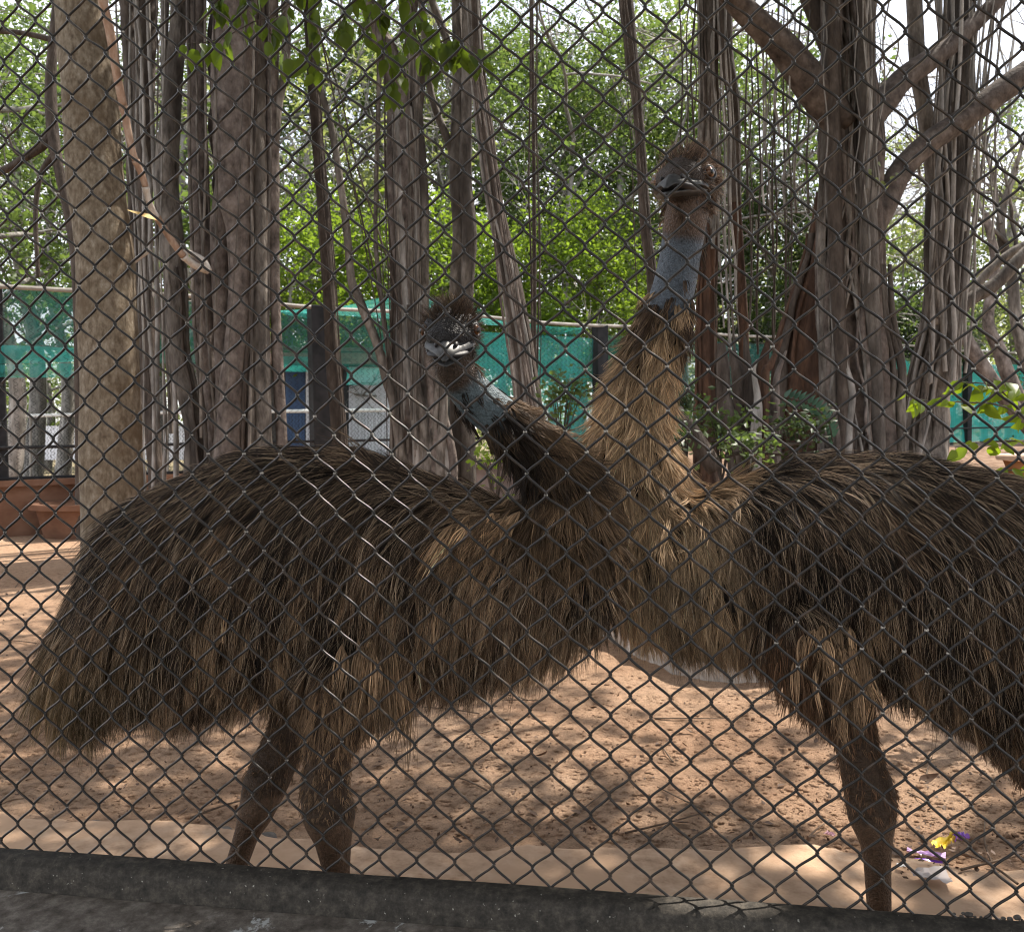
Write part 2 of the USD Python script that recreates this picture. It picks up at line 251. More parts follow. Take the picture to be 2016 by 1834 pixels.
kv = np.array([[e + n_ * a + np.array([0, 0, z]) for a, z in pr] for e, n_ in zip(bed_edge, nn)]).reshape(-1, 3)
i, j = np.meshgrid(np.arange(59), np.arange(4), indexing='ij'); k = i * 5 + j
q = np.stack([k, k + 5, k + 6, k + 1], -1).reshape(-1, 4)
obj('kerb_stone', (kv, np.vstack([q[:, [0, 1, 2]], q[:, [0, 2, 3]]])), PALECONC, bk, smooth=35)

# ---------------------------------------------------------------- far boundary: low wall, fence, netting
def far(lat, z, off=0.0):
    """A point of the far boundary line: lat = metres right of the view axis."""
    p = CAM + RIGHT * lat + FWD * (13.9 + 0.69 * lat + off); return np.array([p[0], p[1], z])
TERRA = rough_mat('painted_earth_wall', [(0.3, (0.06, 0.031, 0.019)), (0.5, (0.115, 0.060, 0.038)), (0.75, (0.18, 0.105, 0.07))], (1.6, 1.6, 2.4), 6.0, 0.85, 0.3, 0.005)
GREYWALL = rough_mat('grey_brown_wall', [(0.3, (0.10, 0.075, 0.062)), (0.5, (0.19, 0.14, 0.12)), (0.75, (0.27, 0.21, 0.19))], (1.6, 1.6, 2.4), 6.0, 0.85, 0.3, 0.005)
def wall_run(l0, l1, z0, z1, thick, off=0.0):
    a, b = far(l0, 0, off), far(l1, 0, off); d = unit(b - a); n_ = np.array([d[1], -d[0], 0]) * thick
    P = [a, b, b - n_, a - n_]
    v = np.array([np.r_[p[:2], z0] for p in P] + [np.r_[p[:2], z1] for p in P])
    m = trimesh.convex.convex_hull(v); return np.array(m.vertices), np.array(m.faces)
lw = thing('low_wall', 'low reddish brown wall under the far fence at the left', 'wall', far(-5.5, 0))
obj('wall_body', wall_run(-9, -3.05, -0.05, 0.55, 0.22), TERRA, lw); obj('coping', wall_run(-9, -3.05, 0.552, 0.62, 0.30, -0.06), TERRA, lw)
lw = thing('low_wall', 'low grey brown wall below the far fence running behind the banyans', 'wall', far(4, 0))
obj('wall_body', wall_run(-3.04, 14, -0.05, 0.55, 0.22), GREYWALL, lw); obj('coping', wall_run(-3.04, 14, 0.552, 0.60, 0.28, -0.04), GREYWALL, lw)
# trough at the foot of the low wall, half behind the tan trunk
tr = thing('feed_trough', 'brown clay trough at the foot of the low wall behind the tan trunk', 'trough', far(-4.6, 0, -0.5))
a0 = far(-4.75, 0, -0.55)
def lathe(profile, seg=28):
    pr_ = np.array(profile); ang = np.linspace(0, 2 * np.pi, seg, endpoint=False)
    v = np.stack([pr_[:, 0][:, None] * np.cos(ang), pr_[:, 0][:, None] * np.sin(ang), np.repeat(pr_[:, 1][:, None], seg, 1)], -1).reshape(-1, 3)
    i, j = np.meshgrid(np.arange(len(pr_) - 1), np.arange(seg), indexing='ij'); k = (j + 1) % seg
    q = np.stack([i * seg + j, i * seg + k, (i + 1) * seg + k, (i + 1) * seg + j], -1).reshape(-1, 4)
    return v, np.vstack([q[:, [0, 1, 2]], q[:, [0, 2, 3]]])
v, f = lathe([(0.0, 0.0), (0.30, 0.0), (0.36, 0.30), (0.42, 0.31), (0.42, 0.37), (0.35, 0.37), (0.30, 0.28), (0.0, 0.27)]); obj('bowl', (v * [1.3, 1, 1] + a0, f), TERRA, tr)
METAL_DARK = rough_mat('dark_metal', [(0.3, (0.012, 0.013, 0.014)), (0.7, (0.03, 0.03, 0.032))], (6, 6, 6), 4.0, 0.75, 0.2, 0.002, None, 0.1)
METAL_PALE = rough_mat('pale_pipe', [(0.3, (0.15, 0.135, 0.118)), (0.5, (0.23, 0.21, 0.185)), (0.7, (0.32, 0.295, 0.26))], (6, 6, 6), 4.0, 0.5, 0.2, 0.002, None, 0.4)
WHITE = rough_mat('white_paint', [(0.3, (0.66, 0.66, 0.65)), (0.7, (0.78, 0.78, 0.77))], (3, 3, 3), 4.0, 0.5, 0.1, 0.002)
ff = thing('boundary_fence', 'far chain link fence with pale top pipe on a low wall', 'fence', far(0, 0.6))
obj('top_rail', tube(np.array([far(l, 2.75 - 0.02 * math.sin(l * 2)) for l in np.linspace(-9, 13, 40)]), 0.026, 8), METAL_PALE, ff)
obj('bottom_rail', tube(np.array([far(-9, 0.98), far(13, 0.98)]), 0.02, 6), METAL_DARK, ff)
obj('base_rail', tube(np.array([far(-9, 0.64), far(13, 0.64)]), 0.02, 6), METAL_DARK, ff)
for l, w in ((-5.62, 0.07), (-2.52, 0.14), (1.45, 0.10), (5.4, 0.08), (10.5, 0.075), (-8.6, 0.07)):
    c = far(l, 0, 0.1); obj('post', rot_z(box(c + [-w, -w, 0.55], c + [w, w, 2.76], 0.008), 35, c), METAL_DARK, ff)
pts, cnt = [], []
for k in range(-120, 190):                     # far chain link: zigzag wires
    l = k * 0.07
    z = np.arange(0.66, 2.74, 0.035 * 1.0)
    zz = np.array([far(l + (0.035 if n_ % 2 else 0.0) * 1.05, h) for n_, h in enumerate(z)]); pts.append(zz); cnt.append(len(zz))
_, c = curves('wire_mesh', np.vstack(pts), cnt, np.full(sum(cnt), 0.0036), METAL_DARK, ff, kind='stuff')
# netting panels hung on the fence
def net_mat(name, col, opac):
    return material(name, {'g': ('geometry', {}), 'n': ('noise_texture', {'scale': 2.2, 'detail': 5.0}), 'r': ('rgb_ramp', {'ramp': [(0.3, (opac - 0.22,) * 3), (0.7, (min(1, opac + 0.15),) * 3)]}),
        'd': ('principled_bsdf', {'base_color': col, 'roughness': 0.7, 'specular_ior_level': 0.2}), 'tl': ('translucent_bsdf', {'color': col}), 'a': ('mix_closure', {'fac': 0.45}), 't': ('transparent_bsdf', {}), 'mc': ('mix_closure', {})},
        [('g.position', 'n.vector'), ('n.fac', 'r.fac'), ('r.color', 'mc.fac'), ('d.BSDF', 'a.closure1'), ('tl.BSDF', 'a.closure2'), ('t.BSDF', 'mc.closure1'), ('a.closure', 'mc.closure2')], surface='mc.closure')
NET_DARK, NET_TEAL = net_mat('green_net', (0.012, 0.085, 0.068), 0.60), net_mat('teal_net', (0.036, 0.30, 0.265), 0.54)
def net_panel(l0, l1, ztop, zbot, off, seed, sag=0.06, nx=60, nz=14):
    ls = np.linspace(l0, l1, nx); v = []
    for a, l in enumerate(ls):
        u = a / (nx - 1)
        zt = ztop(u) if callable(ztop) else ztop; zb = zbot(u) if callable(zbot) else zbot
        for t in np.linspace(0, 1, nz):
            z = zt + (zb - zt) * t - sag * abs(math.sin(u * math.pi * 3)) * (1 - abs(2 * t - 1)) * 0.5
            w = (meshkit.fbm(np.array([l * 1.6, z * 2.5, seed * 3.1]), 3, seed) - 0.5) * 0.35 * t + 0.05 * math.sin(l * 5 + 3 * t)
            v.append(far(l, z, off + w))
    i, j = np.meshgrid(np.arange(nx - 1), np.arange(nz - 1), indexing='ij'); k = i * nz + j
    q = np.stack([k, k + nz, k + nz + 1, k + 1], -1).reshape(-1, 4)
    return np.array(v), np.vstack([q[:, [0, 1, 2]], q[:, [0, 2, 3]]])
def net(label, mt, *panels):
    p = thing('shade_net', label, 'netting', far(panels[0][0], 1.5))
    for a in panels: obj('net_sheet', net_panel(*a), mt, p, smooth=True)
net('dark green shade net hung along the upper fence behind the tan trunk', NET_DARK, (-9, -3.1, 2.72, 1.95, 0.12, 1), )
net('bright teal folded edge of net sagging on the fence at far left', NET_TEAL, (-9, -4.55, lambda u: 2.12 - 0.03 * u, lambda u: 1.93 + 0.05 * math.sin(u * 7), 0.0, 2, 0.1), (-9, -4.55, lambda u: 1.92 + 0.05 * math.sin(u * 7), lambda u: 1.70 + 0.06 * u, -0.02, 3, 0.1))
net('dark green net behind the thin trunks in the middle', NET_DARK, (-3.05, -0.9, 2.7, 2.0, 0.5, 4))
net('crumpled green net lying along the shelter roof', NET_TEAL, (-3.05, -2.55, 2.12, 1.92, 0.6, 14), (-2.3, -1.0, 2.0, 1.75, 0.6, 15))
net('teal net stretched on the fence between the two emu heads', NET_TEAL, (-0.85, 1.4, 2.55, lambda u: 1.62 - 0.35 * u, 0.15, 5), (0.5, 1.5, 1.5, 0.75, 0.2, 16))
net('dull green net on the fence behind the broken stump', NET_DARK, (1.6, 6.5, 2.62, 0.7, 0.18, 6))
net('bright turquoise net on the fence at the far right', net_mat('turquoise_net', (0.05, 0.46, 0.42), 0.95), (6.6, 13, lambda u: 2.45 + 0.05 * math.sin(u * 9), 0.66, 0.2, 7))
# net roof rising behind the fence
nr = thing('net_canopy', 'teal net canopy rising above the fence behind the thin trunks', 'netting', far(-2.2, 2.8, 1.5))
v = []
for a in np.linspace(0, 1, 30):
    for b in np.linspace(0, 1, 12):
        l = -3.2 + 4.4 * a; z = 2.75 + 0.62 * math.sin(math.pi * min(1, a * 1.1 + 0.05)) * b + 0.08 * (meshkit.noise(np.array([a * 9, b * 6, 0.0])) - 0.5); v.append(far(l, z, 0.7 + 2.2 * b))
i, j = np.meshgrid(np.arange(29), np.arange(11), indexing='ij'); k = i * 12 + j
q = np.stack([k, k + 12, k + 13, k + 1], -1).reshape(-1, 4); obj('net_sheet', (np.array(v), np.vstack([q[:, [0, 1, 2]], q[:, [0, 2, 3]]])), NET_TEAL, nr, smooth=True)

# ---------------------------------------------------------------- shelter behind the fence, white-railed inner fence
sh = thing('shelter', 'small shelter with brown roof edge, blue door and white wall', 'shed', at_d(680, 900, 15.2) * [1, 1, 0])
def slab(x0, x1, y0, y1, d, th, sd=1.0):
    """A board facing the camera side, measured in the picture at depth d, th metres thick."""
    P = [at_d(x0, y0, d), at_d(x1, y0, d), at_d(x1, y1, d), at_d(x0, y1, d)]
    w = np.array(P + [p + FWD * [1, 1, 0] * th for p in P]); m = trimesh.convex.convex_hull(w); return np.array(m.vertices), np.array(m.faces)
BLUE = rough_mat('blue_door_paint', [(0.3, (0.05, 0.085, 0.17)), (0.7, (0.085, 0.13, 0.23))], (4, 4, 2), 4.0, 0.6, 0.2, 0.002)
WALLW = rough_mat('whitewash', [(0.3, (0.5, 0.5, 0.54)), (0.6, (0.66, 0.66, 0.7))], (2, 2, 2), 5.0, 0.85, 0.2, 0.003)
BROWN = rough_mat('brown_board', [(0.3, (0.09, 0.055, 0.04)), (0.5, (0.17, 0.11, 0.085)), (0.75, (0.27, 0.19, 0.15))], (5, 5, 12), 5.0, 0.8, 0.4, 0.006)
DIM = rough_mat('dim_plaster', [(0.3, (0.05, 0.045, 0.04)), (0.7, (0.09, 0.08, 0.07))], (3, 3, 3), 4.0, 0.9, 0.2, 0.004)
obj('wall', slab(505, 790, 715, 905, 15.6, 0.15), DIM, sh)
obj('door', slab(562, 600, 728, 900, 15.45, 0.06), BLUE, sh)
obj('door_panel', slab(602, 630, 728, 900, 15.45, 0.06), WALLW, sh); obj('wall_panel', slab(682, 772, 722, 903, 15.4, 0.08), WALLW, sh)
obj('roof_edge', slab(500, 800, 694, 716, 15.0, 0.8), BROWN, sh); obj('roof_board', slab(510, 790, 684, 692, 15.3, 2.0), BROWN, sh)
for x in (548, 640, 676, 780): obj('post', slab(x, x + 9, 700, 905, 15.1, 0.08), METAL_DARK, sh)
wf = thing('railed_fence', 'low mesh fence with white top pipe beyond the far fence', 'fence', at_d(300, 850, 14.6) * [1, 1, 0])
def cp(x, y, d=14.6): return at_d(x, y, d)
obj('top_rail', tube(np.array([cp(-200, 824), cp(330, 812), cp(775, 807)]), 0.028, 8), WHITE, wf)
for x in (-120, 60, 190, 330, 470, 620): obj('post', tube(np.array([cp(x, 815), cp(x, 990)]), 0.022, 6), METAL_PALE, wf)
pts, cnt = [], []
for k in range(150):
    x = -200 + k * 6.5
    zz = np.array([cp(x + (3.2 if n_ % 2 else 0), 822 + 4.2 * n_ - 0.015 * x) for n_ in range(38)]); pts.append(zz); cnt.append(38)
curves('wire_mesh', np.vstack(pts), cnt, np.full(sum(cnt), 0.005), METAL_DARK, wf, kind='stuff')
pw = thing('pale_wall', 'long low pale wall in the distance at far left', 'wall', at_d(120, 850, 27) * [1, 1, 0])
obj('wall_body', slab(-150, 400, 838, 905, 27, 0.3), WALLW, pw)
# ================================================================ trees
rng = np.random.default_rng(23)
def stem_path(P, D, n=None, up=None, ground=0.0, dD=None):
    """Picture measurements (x, y, width), bottom first, of a stem standing at depth D -> (points, radii), carried down to the ground and up to a height."""
    P = np.array(P, float); Ds = np.broadcast_to(D, (len(P),)).astype(float) if dD is None else np.linspace(D, dD, len(P))
    pts = np.array([at_d(x, y, d) for (x, y, _), d in zip(P, Ds)]); r = P[:, 2] * Ds / FPX / 2
    if ground is not None and pts[0, 2] > ground:
        d = pts[0] - pts[1]; foot = pts[0] + np.array([d[0] * .15, d[1] * .15, 0]); foot[2] = ground - 0.12; pts = np.vstack([foot, pts]); r = np.r_[r[0] * 1.22, r]
    if up is not None and pts[-1, 2] < up:
        d = unit(pts[-1] - pts[-2]); d = unit(d + [0, 0, 0.4]); h = (up - pts[-1, 2]) / max(d[2], 0.3)
        pts = np.vstack([pts, pts[-1] + d * h * 0.5, pts[-1] + d * h + [0.15, 0.1, 0]]); r = np.r_[r, r[-1] * 0.85, r[-1] * 0.5]
    m = n or max(16, int(np.linalg.norm(np.diff(pts, axis=0), axis=1).sum() / 0.09))
    s = spline(np.c_[pts, r], m); return s[:, :3], np.maximum(s[:, 3], 0.002)
def stem(P, D, sides=14, up=None, ground=0.0, rough=0.10, rscale=6.0, flute=0.0, nfl=5, seed=0, dD=None, n=None):
    p, r = stem_path(P, D, n, up, ground, dD)
    return tube(p, r, sides, True, rough, rscale, seed, flute, nfl)
def aerial(x0, x1, bx0, bx1, ytop, ybot, D, w, k, seed, up=7.0, wig=7.0, spread=0.25):
    """k thin hanging roots between the given picture columns at about depth D, one mesh each."""
    g = np.random.default_rng(seed); out = []
    for _ in range(k):
        u = np.clip(g.random() + g.normal(0, .05), 0, 1); xa, xb = x0 + (x1 - x0) * u, bx0 + (bx1 - bx0) * np.clip(u + g.normal(0, 0.12), 0, 1)
        d = D + g.normal(0, spread) - 0.1; ph, fr = g.random() * 6, 1.2 + g.random() * 2.2; yb = ybot - (g.random() ** 3) * 0.45 * (ybot - ytop)
        P = []; ww = w * (0.5 + g.random())
        for t in np.linspace(0, 1, 9):
            y = yb + (ytop - yb) * t; P.append((xb + (xa - xb) * t + wig * math.sin(ph + fr * t * 4) * (0.3 + 0.7 * g.random()), y, ww * (1.0 - 0.25 * t)))
        p, r = stem_path(P, d, 26, up, None); out.append(tube(p, r, 6, True, 0.12, 9, int(g.integers(1, 99))))
    return out
def leaves(centers, normals, sizes, g, width=0.55, fold=0.12):
    """Leaf blades: a pointed oval of four triangles, bent along the midrib."""
    n = len(centers); nrm = unit(normals); t = unit(np.cross(nrm, g.normal(size=(n, 3)))); b = np.cross(nrm, t); s = np.broadcast_to(sizes, (n,))[:, None]
    base, tip = centers - t * s * 0.5, centers + t * s * 0.5 - nrm * s * 0.12
    l = centers + b * s * width * 0.5 - nrm * s * fold - t * s * 0.06; r = centers - b * s * width * 0.5 - nrm * s * fold - t * s * 0.06
    v = np.stack([base, l, tip, r], 1).reshape(-1, 3); k = np.arange(n)[:, None] * 4
    return v, np.vstack([k + [0, 2, 1], k + [0, 3, 2]])
def crown_cloud(center, radii, nclump, per, spread, g, size, hollow=0.35, flat=0.6):
    """Leaves gathered in clumps spread through an ellipsoid, denser towards its shell."""
    c = unit(g.normal(size=(nclump, 3))) * (hollow + (1 - hollow) * g.random((nclump, 1)) ** 0.6) * radii + center
    sp = spread * (0.6 + 0.8 * g.random((nclump, 1)))
    off = np.repeat(sp, per, 0) * g.normal(size=(nclump * per, 3)) * [1, 1, flat]
    p = np.repeat(c, per, 0) + off
    nr = g.normal(size=p.shape) * 0.75 + [0, 0, 0.9]
    return p, nr, size * (0.7 + 0.6 * g.random(len(p)))
def twigs(root, direction, length, radius, depth, g, out, droop=0.0, split=3, spread=0.55, sides=5):
    n = 6; p = [np.array(root, float)]; d = unit(direction)
    for _ in range(n):
        d = unit(d + g.normal(0, 0.13, 3) + [0, 0, -droop]); p.append(p[-1] + d * length / n)
    out.append(tube(np.array(p), np.linspace(radius, radius * 0.6, n + 1), sides, False))
    if depth > 0:
        for k in range(split):
            i = int(g.integers(2, n + 1)); dd = unit(d + g.normal(0, spread, 3)); twigs(p[i], dd, length * (0.55 + 0.25 * g.random()), radius * 0.55, depth - 1, g, out, droop, split, spread, max(3, sides - 1))
ROOTY = [BARK_GREY, AERIAL, BARK_DARK]
def add_roots(parent, ms, mt=None):
    for k, m in enumerate(ms): obj('aerial_root', m, mt or (AERIAL if k % 3 else BARK_GREY), parent, smooth=True)
def foot(p): return np.array([p[0], p[1], 0.0])

def strapped(parent, P, D, n, seed, ws=(6, 8, 11, 15), cover=0.95, mats=None, y0=None, y1=None, amp=0.16):
    """Roots grown onto the camera side and the flanks of a trunk, each a mesh of its own."""
    g = np.random.default_rng(seed); P = np.array(P, float); P = P[np.argsort(P[:, 1])]
    for k in range(n):
        th = (k + 0.5 + g.uniform(-.4, .4)) / n * math.pi * cover + math.pi * (1 - cover) / 2; w = float(g.choice(ws)); ph, fq = g.random() * 6, g.uniform(3, 8); ya = P[0, 1] - 20 if y0 is None else y0 + g.uniform(0, 60); yb = P[-1, 1] + 20 if y1 is None else y1
        pts, rr = [], []
        for t in np.linspace(0, 1, 16):
            y = yb + (ya - yb) * t; c = np.interp(y, P[:, 1], P[:, 0]); h = np.interp(y, P[:, 1], P[:, 2]) / 2; a = th + amp * math.sin(ph + fq * t) + 0.4 * amp * math.sin(2.3 * fq * t + 2 * ph) + 0.05 * g.normal()
            pts.append(at_d(c - math.cos(a) * h * 1.0, y, D - math.sin(a) * h * D / FPX * 0.98)); rr.append(w * D / FPX / 2 * (1.15 - .3 * t))
        s = spline(np.c_[np.array(pts), rr], 56); obj('aerial_root', tube(s[:, :3], s[:, 3], 7, True, 0.16, 9, k + seed), (mats or (AERIAL, BARK_GREY, BARK_DARK))[int(g.integers(0, 3))], parent, smooth=True)
# --- T1: the smooth tan trunk at the left
t1 = thing('tan_tree', 'thick smooth tan trunk standing alone at far left behind the emu', 'tree', foot(at_d(220, 1100, 7.6)))
obj('trunk', stem([(221, 1110, 118), (220, 940, 115), (218, 762, 113), (213, 645, 115), (205, 493, 109), (188, 352, 105), (173, 141, 104), (158, 0, 98)], 7.6, 32, 7.5, rough=0.11, rscale=4, seed=1, n=120), BARK_TAN, t1, smooth=True)
# --- T2: grey trunk with a curtain of hanging roots
t2 = thing('banyan_tree', 'slim grey banyan with a dark curtain of roots next to the tan trunk', 'tree', foot(at_d(340, 950, 8.9)))
obj('trunk', stem([(388, 1000, 54), (386, 900, 46), (384, 840, 42), (352, 690, 42), (346, 550, 46), (336, 440, 44), (328, 352, 46), (338, 200, 38), (350, 60, 32), (352, 0, 32)], 8.9, 18, 7.5, rough=0.10, seed=2), BARK_GREY, t2, smooth=True)
obj('trunk', stem([(318, 1000, 40), (300, 850, 30), (288, 600, 30), (284, 300, 34), (286, 0, 40)], 9.3, 14, 7.5, rough=0.25, flute=0.2, seed=3), BARK_DARK, t2, smooth=True)
obj('trunk', stem([(276, 990, 26), (268, 700, 18), (262, 350, 20), (252, 0, 26)], 9.4, 12, 7.5, rough=0.25, flute=0.2, seed=33), BARK_DARK, t2, smooth=True)
add_roots(t2, aerial(226, 330, 272, 345, 0, 990, 9.0, 8, 15, 5), None)
# --- T3: the fused banyan in the left half
t3 = thing('banyan_tree', 'broad banyan of fused straight stems with a dark cleft, left of centre', 'tree', foot(at_d(465, 960, 8.6)))
S = [[(430, 960, 56), (425, 850, 48), (407, 700, 46), (400, 552, 46), (392, 400, 38), (388, 200, 36), (385, 0, 36)],
     [(446, 960, 64), (455, 800, 52), (469, 650, 48), (474, 552, 46), (472, 450, 54), (464, 380, 70), (462, 250, 84), (462, 100, 90), (470, 0, 92)],
     [(436, 960, 44), (440, 800, 32), (437, 650, 30), (433, 552, 32), (434, 450, 40), (446, 360, 44), (452, 250, 40)],
     [(522, 960, 36), (519, 800, 30), (512, 552, 30), (508, 300, 27), (505, 0, 28)],
     [(558, 960, 28), (556, 880, 23), (546, 700, 22), (541, 552, 20), (537, 300, 25), (535, 0, 26)],
     [(497, 960, 26), (497, 800, 18), (495, 552, 15), (494, 300, 18), (492, 0, 22)]]
for k, s_ in enumerate(S): obj('trunk', stem(s_, 8.6 - 0.05 * (k == 1) + (0.10 if k in (0, 4) else 0), 20, 7.5, rough=0.09, flute=0.05, nfl=3, seed=40 + k), BARK_GREY if k in (3, 5) else BARK_ROSE, t3, smooth=True)
obj('trunk', stem([(478, 960, 100), (478, 600, 95), (472, 300, 105), (470, 0, 115)], 9.06, 16, 7.5, rough=0.2, flute=0.15, seed=50), BARK_DARK, t3, smooth=True)
obj('limb', stem([(538, 345, 16), (548, 211, 17), (563, 123, 18), (562, 0, 18)], 8.7, 10, 6.5, None, seed=51), BARK_GREY, t3, smooth=True)
add_roots(t3, aerial(375, 555, 395, 560, -20, 930, 8.42, 4.5, 5, 6, wig=3, spread=0.04), BARK_GREY)
strapped(t3, S[1], 8.55, 2, 311, (6, 9), 0.9)
strapped(t3, S[0], 8.6, 3, 312, (5, 8))
strapped(t2, [(388, 1000, 54), (386, 900, 46), (384, 840, 42), (352, 690, 42), (346, 550, 46), (336, 440, 44), (328, 352, 46), (338, 200, 38), (350, 60, 32)], 8.9, 4, 211, (4, 6, 8), y0=500)
# --- thin stems between
for lab, P, D, mt in (
    ('straight thin grey trunk crossing the fence post', [(672, 930, 36), (668, 850, 32), (654, 700, 28), (645, 530, 26), (632, 352, 24), (617, 176, 22), (606, 0, 20)], 9.2, BARK_DARK),
    ('pale wavy slender trunk that bends right as it comes down', [(795, 930, 22), (790, 895, 20), (776, 798, 20), (760, 744, 19), (750, 701, 18), (735, 658, 18), (717, 615, 18), (705, 583, 17), (692, 551, 17), (683, 458, 16), (669, 352, 14), (651, 246, 13), (627, 158, 13), (618, 60, 12)], 8.8, BARK_GREY),
    ('very thin pale stem close beside the wavy trunk', [(775, 930, 12), (770, 740, 11), (757, 640, 10), (747, 551, 9), (739, 450, 9), (745, 211, 10), (748, 60, 9)], 8.9, BARK_GREY),
    ('lone very thin upright stem right of the leaning trunk', [(1052, 900, 12), (1052, 640, 9), (1051, 300, 8), (1046, 0, 8)], 9.8, BARK_DARK),
    ('forked thin dark trunk just left of the tall emu neck', [(1290, 900, 26), (1284, 560, 20), (1272, 457, 22), (1258, 246, 20), (1243, 106, 26), (1232, 0, 30)], 9.2, BARK_DARK)):
    t = thing('slender_tree', lab, 'tree', foot(at_d(P[0][0], P[0][1], D)))
    obj('trunk', stem(P, D, 12, 7.0, rough=0.14, seed=int(P[0][0]), ground=0.4 if P[0][0] > 1000 else 0), mt, t, smooth=True)
    add_roots(t, aerial(P[-1][0] - 14, P[-1][0] + 14, P[0][0] - 12, P[0][0] + 12, -10, P[0][1], D - 0.05, 3.2, 3, int(P[0][0]) + 1, wig=5, spread=0.08), BARK_DARK)
# --- T5
t5 = thing('banyan_tree', 'dark ribbed banyan trunk with splayed root legs behind the left emu head', 'tree', foot(at_d(810, 950, 9.0)))
obj('trunk', stem([(802, 960, 80), (803, 850, 66), (805, 645, 64), (803, 528, 62), (797, 352, 66), (790, 218, 48), (771, 120, 36), (745, 60, 28), (720, 0, 27)], 9.0, 22, 7.5, rough=0.14, flute=0.16, nfl=4, seed=61), BARK_ROSE, t5, smooth=True)
obj('trunk', stem([(842, 960, 34), (838, 850, 26), (834, 640, 22), (834, 400, 20), (822, 218, 19), (809, 100, 18), (800, 0, 17)], 8.95, 12, 7.5, rough=0.1, seed=62), BARK_GREY, t5, smooth=True)
obj('limb', stem([(812, 260, 30), (822, 150, 30), (806, 60, 26), (812, 0, 24)], 9.05, 12, 7.5, None, rough=0.1, seed=63), BARK_DARK, t5, smooth=True)
for k, (xa, xb, w) in enumerate(((838, 812, 24), (856, 842, 28), (876, 838, 30), (866, 872, 22), (890, 846, 20), (822, 800, 20), (846, 862, 16))):
    obj('root_leg', stem([(xa, 990, w * 1.2), (xa, 900, w), ((xa + xb) / 2 + 4, 810, w * .8), (xb, 700, w * .55), (xb - 8, 600, w * .3)], 8.72 + 0.03 * (k % 3), 10, None, rough=0.16, seed=64 + k), (BARK_GREY, BARK_ROSE, AERIAL)[k % 3], t5, smooth=True)
add_roots(t5, aerial(760, 836, 775, 845, 100, 900, 8.74, 4, 8, 68, up=3, wig=4, spread=0.04), BARK_GREY)
strapped(t5, [(802, 960, 80), (803, 850, 66), (805, 645, 64), (803, 528, 62), (797, 352, 62), (790, 218, 46), (780, 160, 40)], 9.0, 9, 611, y0=200)
# --- T6 pair and T7 leaning
t6 = thing('banyan_tree', 'twin smooth stems wound together straight above the left emu head', 'tree', foot(at_d(905, 900, 9.3)))
obj('trunk', stem([(902, 950, 30), (897, 600, 26), (904, 457, 26), (898, 352, 26), (899, 211, 22), (901, 100, 20), (898, 0, 20)], 9.3, 14, 7.0, rough=0.1, seed=71), BARK_GREY, t6, smooth=True)
obj('trunk', stem([(922, 950, 32), (919, 600, 27), (924, 457, 30), (916, 352, 26), (918, 211, 22), (921, 100, 22), (918, 0, 20)], 9.25, 14, 7.0, rough=0.1, seed=72), BARK_GREY, t6, smooth=True)
obj('limb', stem([(902, 345, 16), (884, 282, 15), (856, 211, 14), (842, 141, 14), (830, 0, 13)], 9.3, 10, 6.5, None, seed=73), BARK_GREY, t6, smooth=True)
obj('limb', stem([(897, 130, 15), (873, 60, 15), (850, 0, 15)], 9.32, 10, 6.5, None, seed=74), BARK_GREY, t6, smooth=True)
t7 = thing('banyan_tree', 'leaning dark banyan trunk slanting down to the right at centre', 'tree', foot(at_d(1045, 900, 9.0)))
obj('trunk', stem([(1048, 900, 52), (1041, 790, 46), (1028, 692, 44), (1017, 622, 40), (993, 493, 33), (971, 387, 31), (954, 246, 30), (943, 160, 27), (932, 0, 25)], 9.0, 18, 7.0, rough=0.15, flute=0.18, nfl=3, seed=81, ground=0.2), BARK_DARK, t7, smooth=True)
add_roots(t7, aerial(925, 950, 1005, 1062, 150, 850, 8.85, 5, 7, 82, up=3, wig=3, spread=0.05), BARK_ROSE)
strapped(t7, [(1048, 900, 52), (1041, 790, 46), (1028, 692, 44), (1017, 622, 40), (993, 493, 33), (971, 387, 31), (954, 246, 30), (943, 160, 27), (932, 0, 25)], 9.0, 6, 711, (4, 6, 8))
# --- T9
t9 = thing('banyan_tree', 'upright grey trunk with red peeling foot right behind the tall emu neck', 'tree', foot(at_d(1395, 900, 8.6)))
obj('trunk', stem([(1394, 470, 38), (1393, 300, 37), (1395, 200, 36), (1392, 0, 36)], 8.6, 16, 7.5, None, rough=0.13, flute=0.15, nfl=4, seed=91), BARK_GREY, t9, smooth=True)
obj('trunk_foot', stem([(1388, 960, 54), (1388, 850, 46), (1390, 700, 42), (1392, 580, 40), (1394, 455, 39)], 8.6, 16, None, 0.3, rough=0.2, flute=0.1, seed=92), BARK_RED, t9, smooth=True)
obj('trunk', stem([(1448, 400, 22), (1442, 200, 24), (1428, 100, 28), (1424, 0, 30)], 8.55, 12, 7.5, None, rough=0.13, flute=0.15, seed=93), BARK_DARK, t9, smooth=True)
obj('trunk_foot', stem([(1467, 900, 28), (1466, 760, 24), (1463, 640, 21), (1456, 500, 20), (1448, 390, 21)], 8.55, 12, None, 0.3, rough=0.2, seed=94), BARK_RED, t9, smooth=True)
add_roots(t9, aerial(1375, 1450, 1378, 1470, -10, 760, 8.45, 4, 7, 95, wig=5, spread=0.06), None)
add_roots(t9, aerial(1330, 1375, 1330, 1378, -10, 560, 9.4, 3.5, 4, 96, wig=6, spread=0.2), BARK_DARK)
add_roots(t9, aerial(1450, 1600, 1460, 1600, -10, 700, 9.4, 3.5, 11, 97, wig=6, spread=0.3), BARK_DARK)
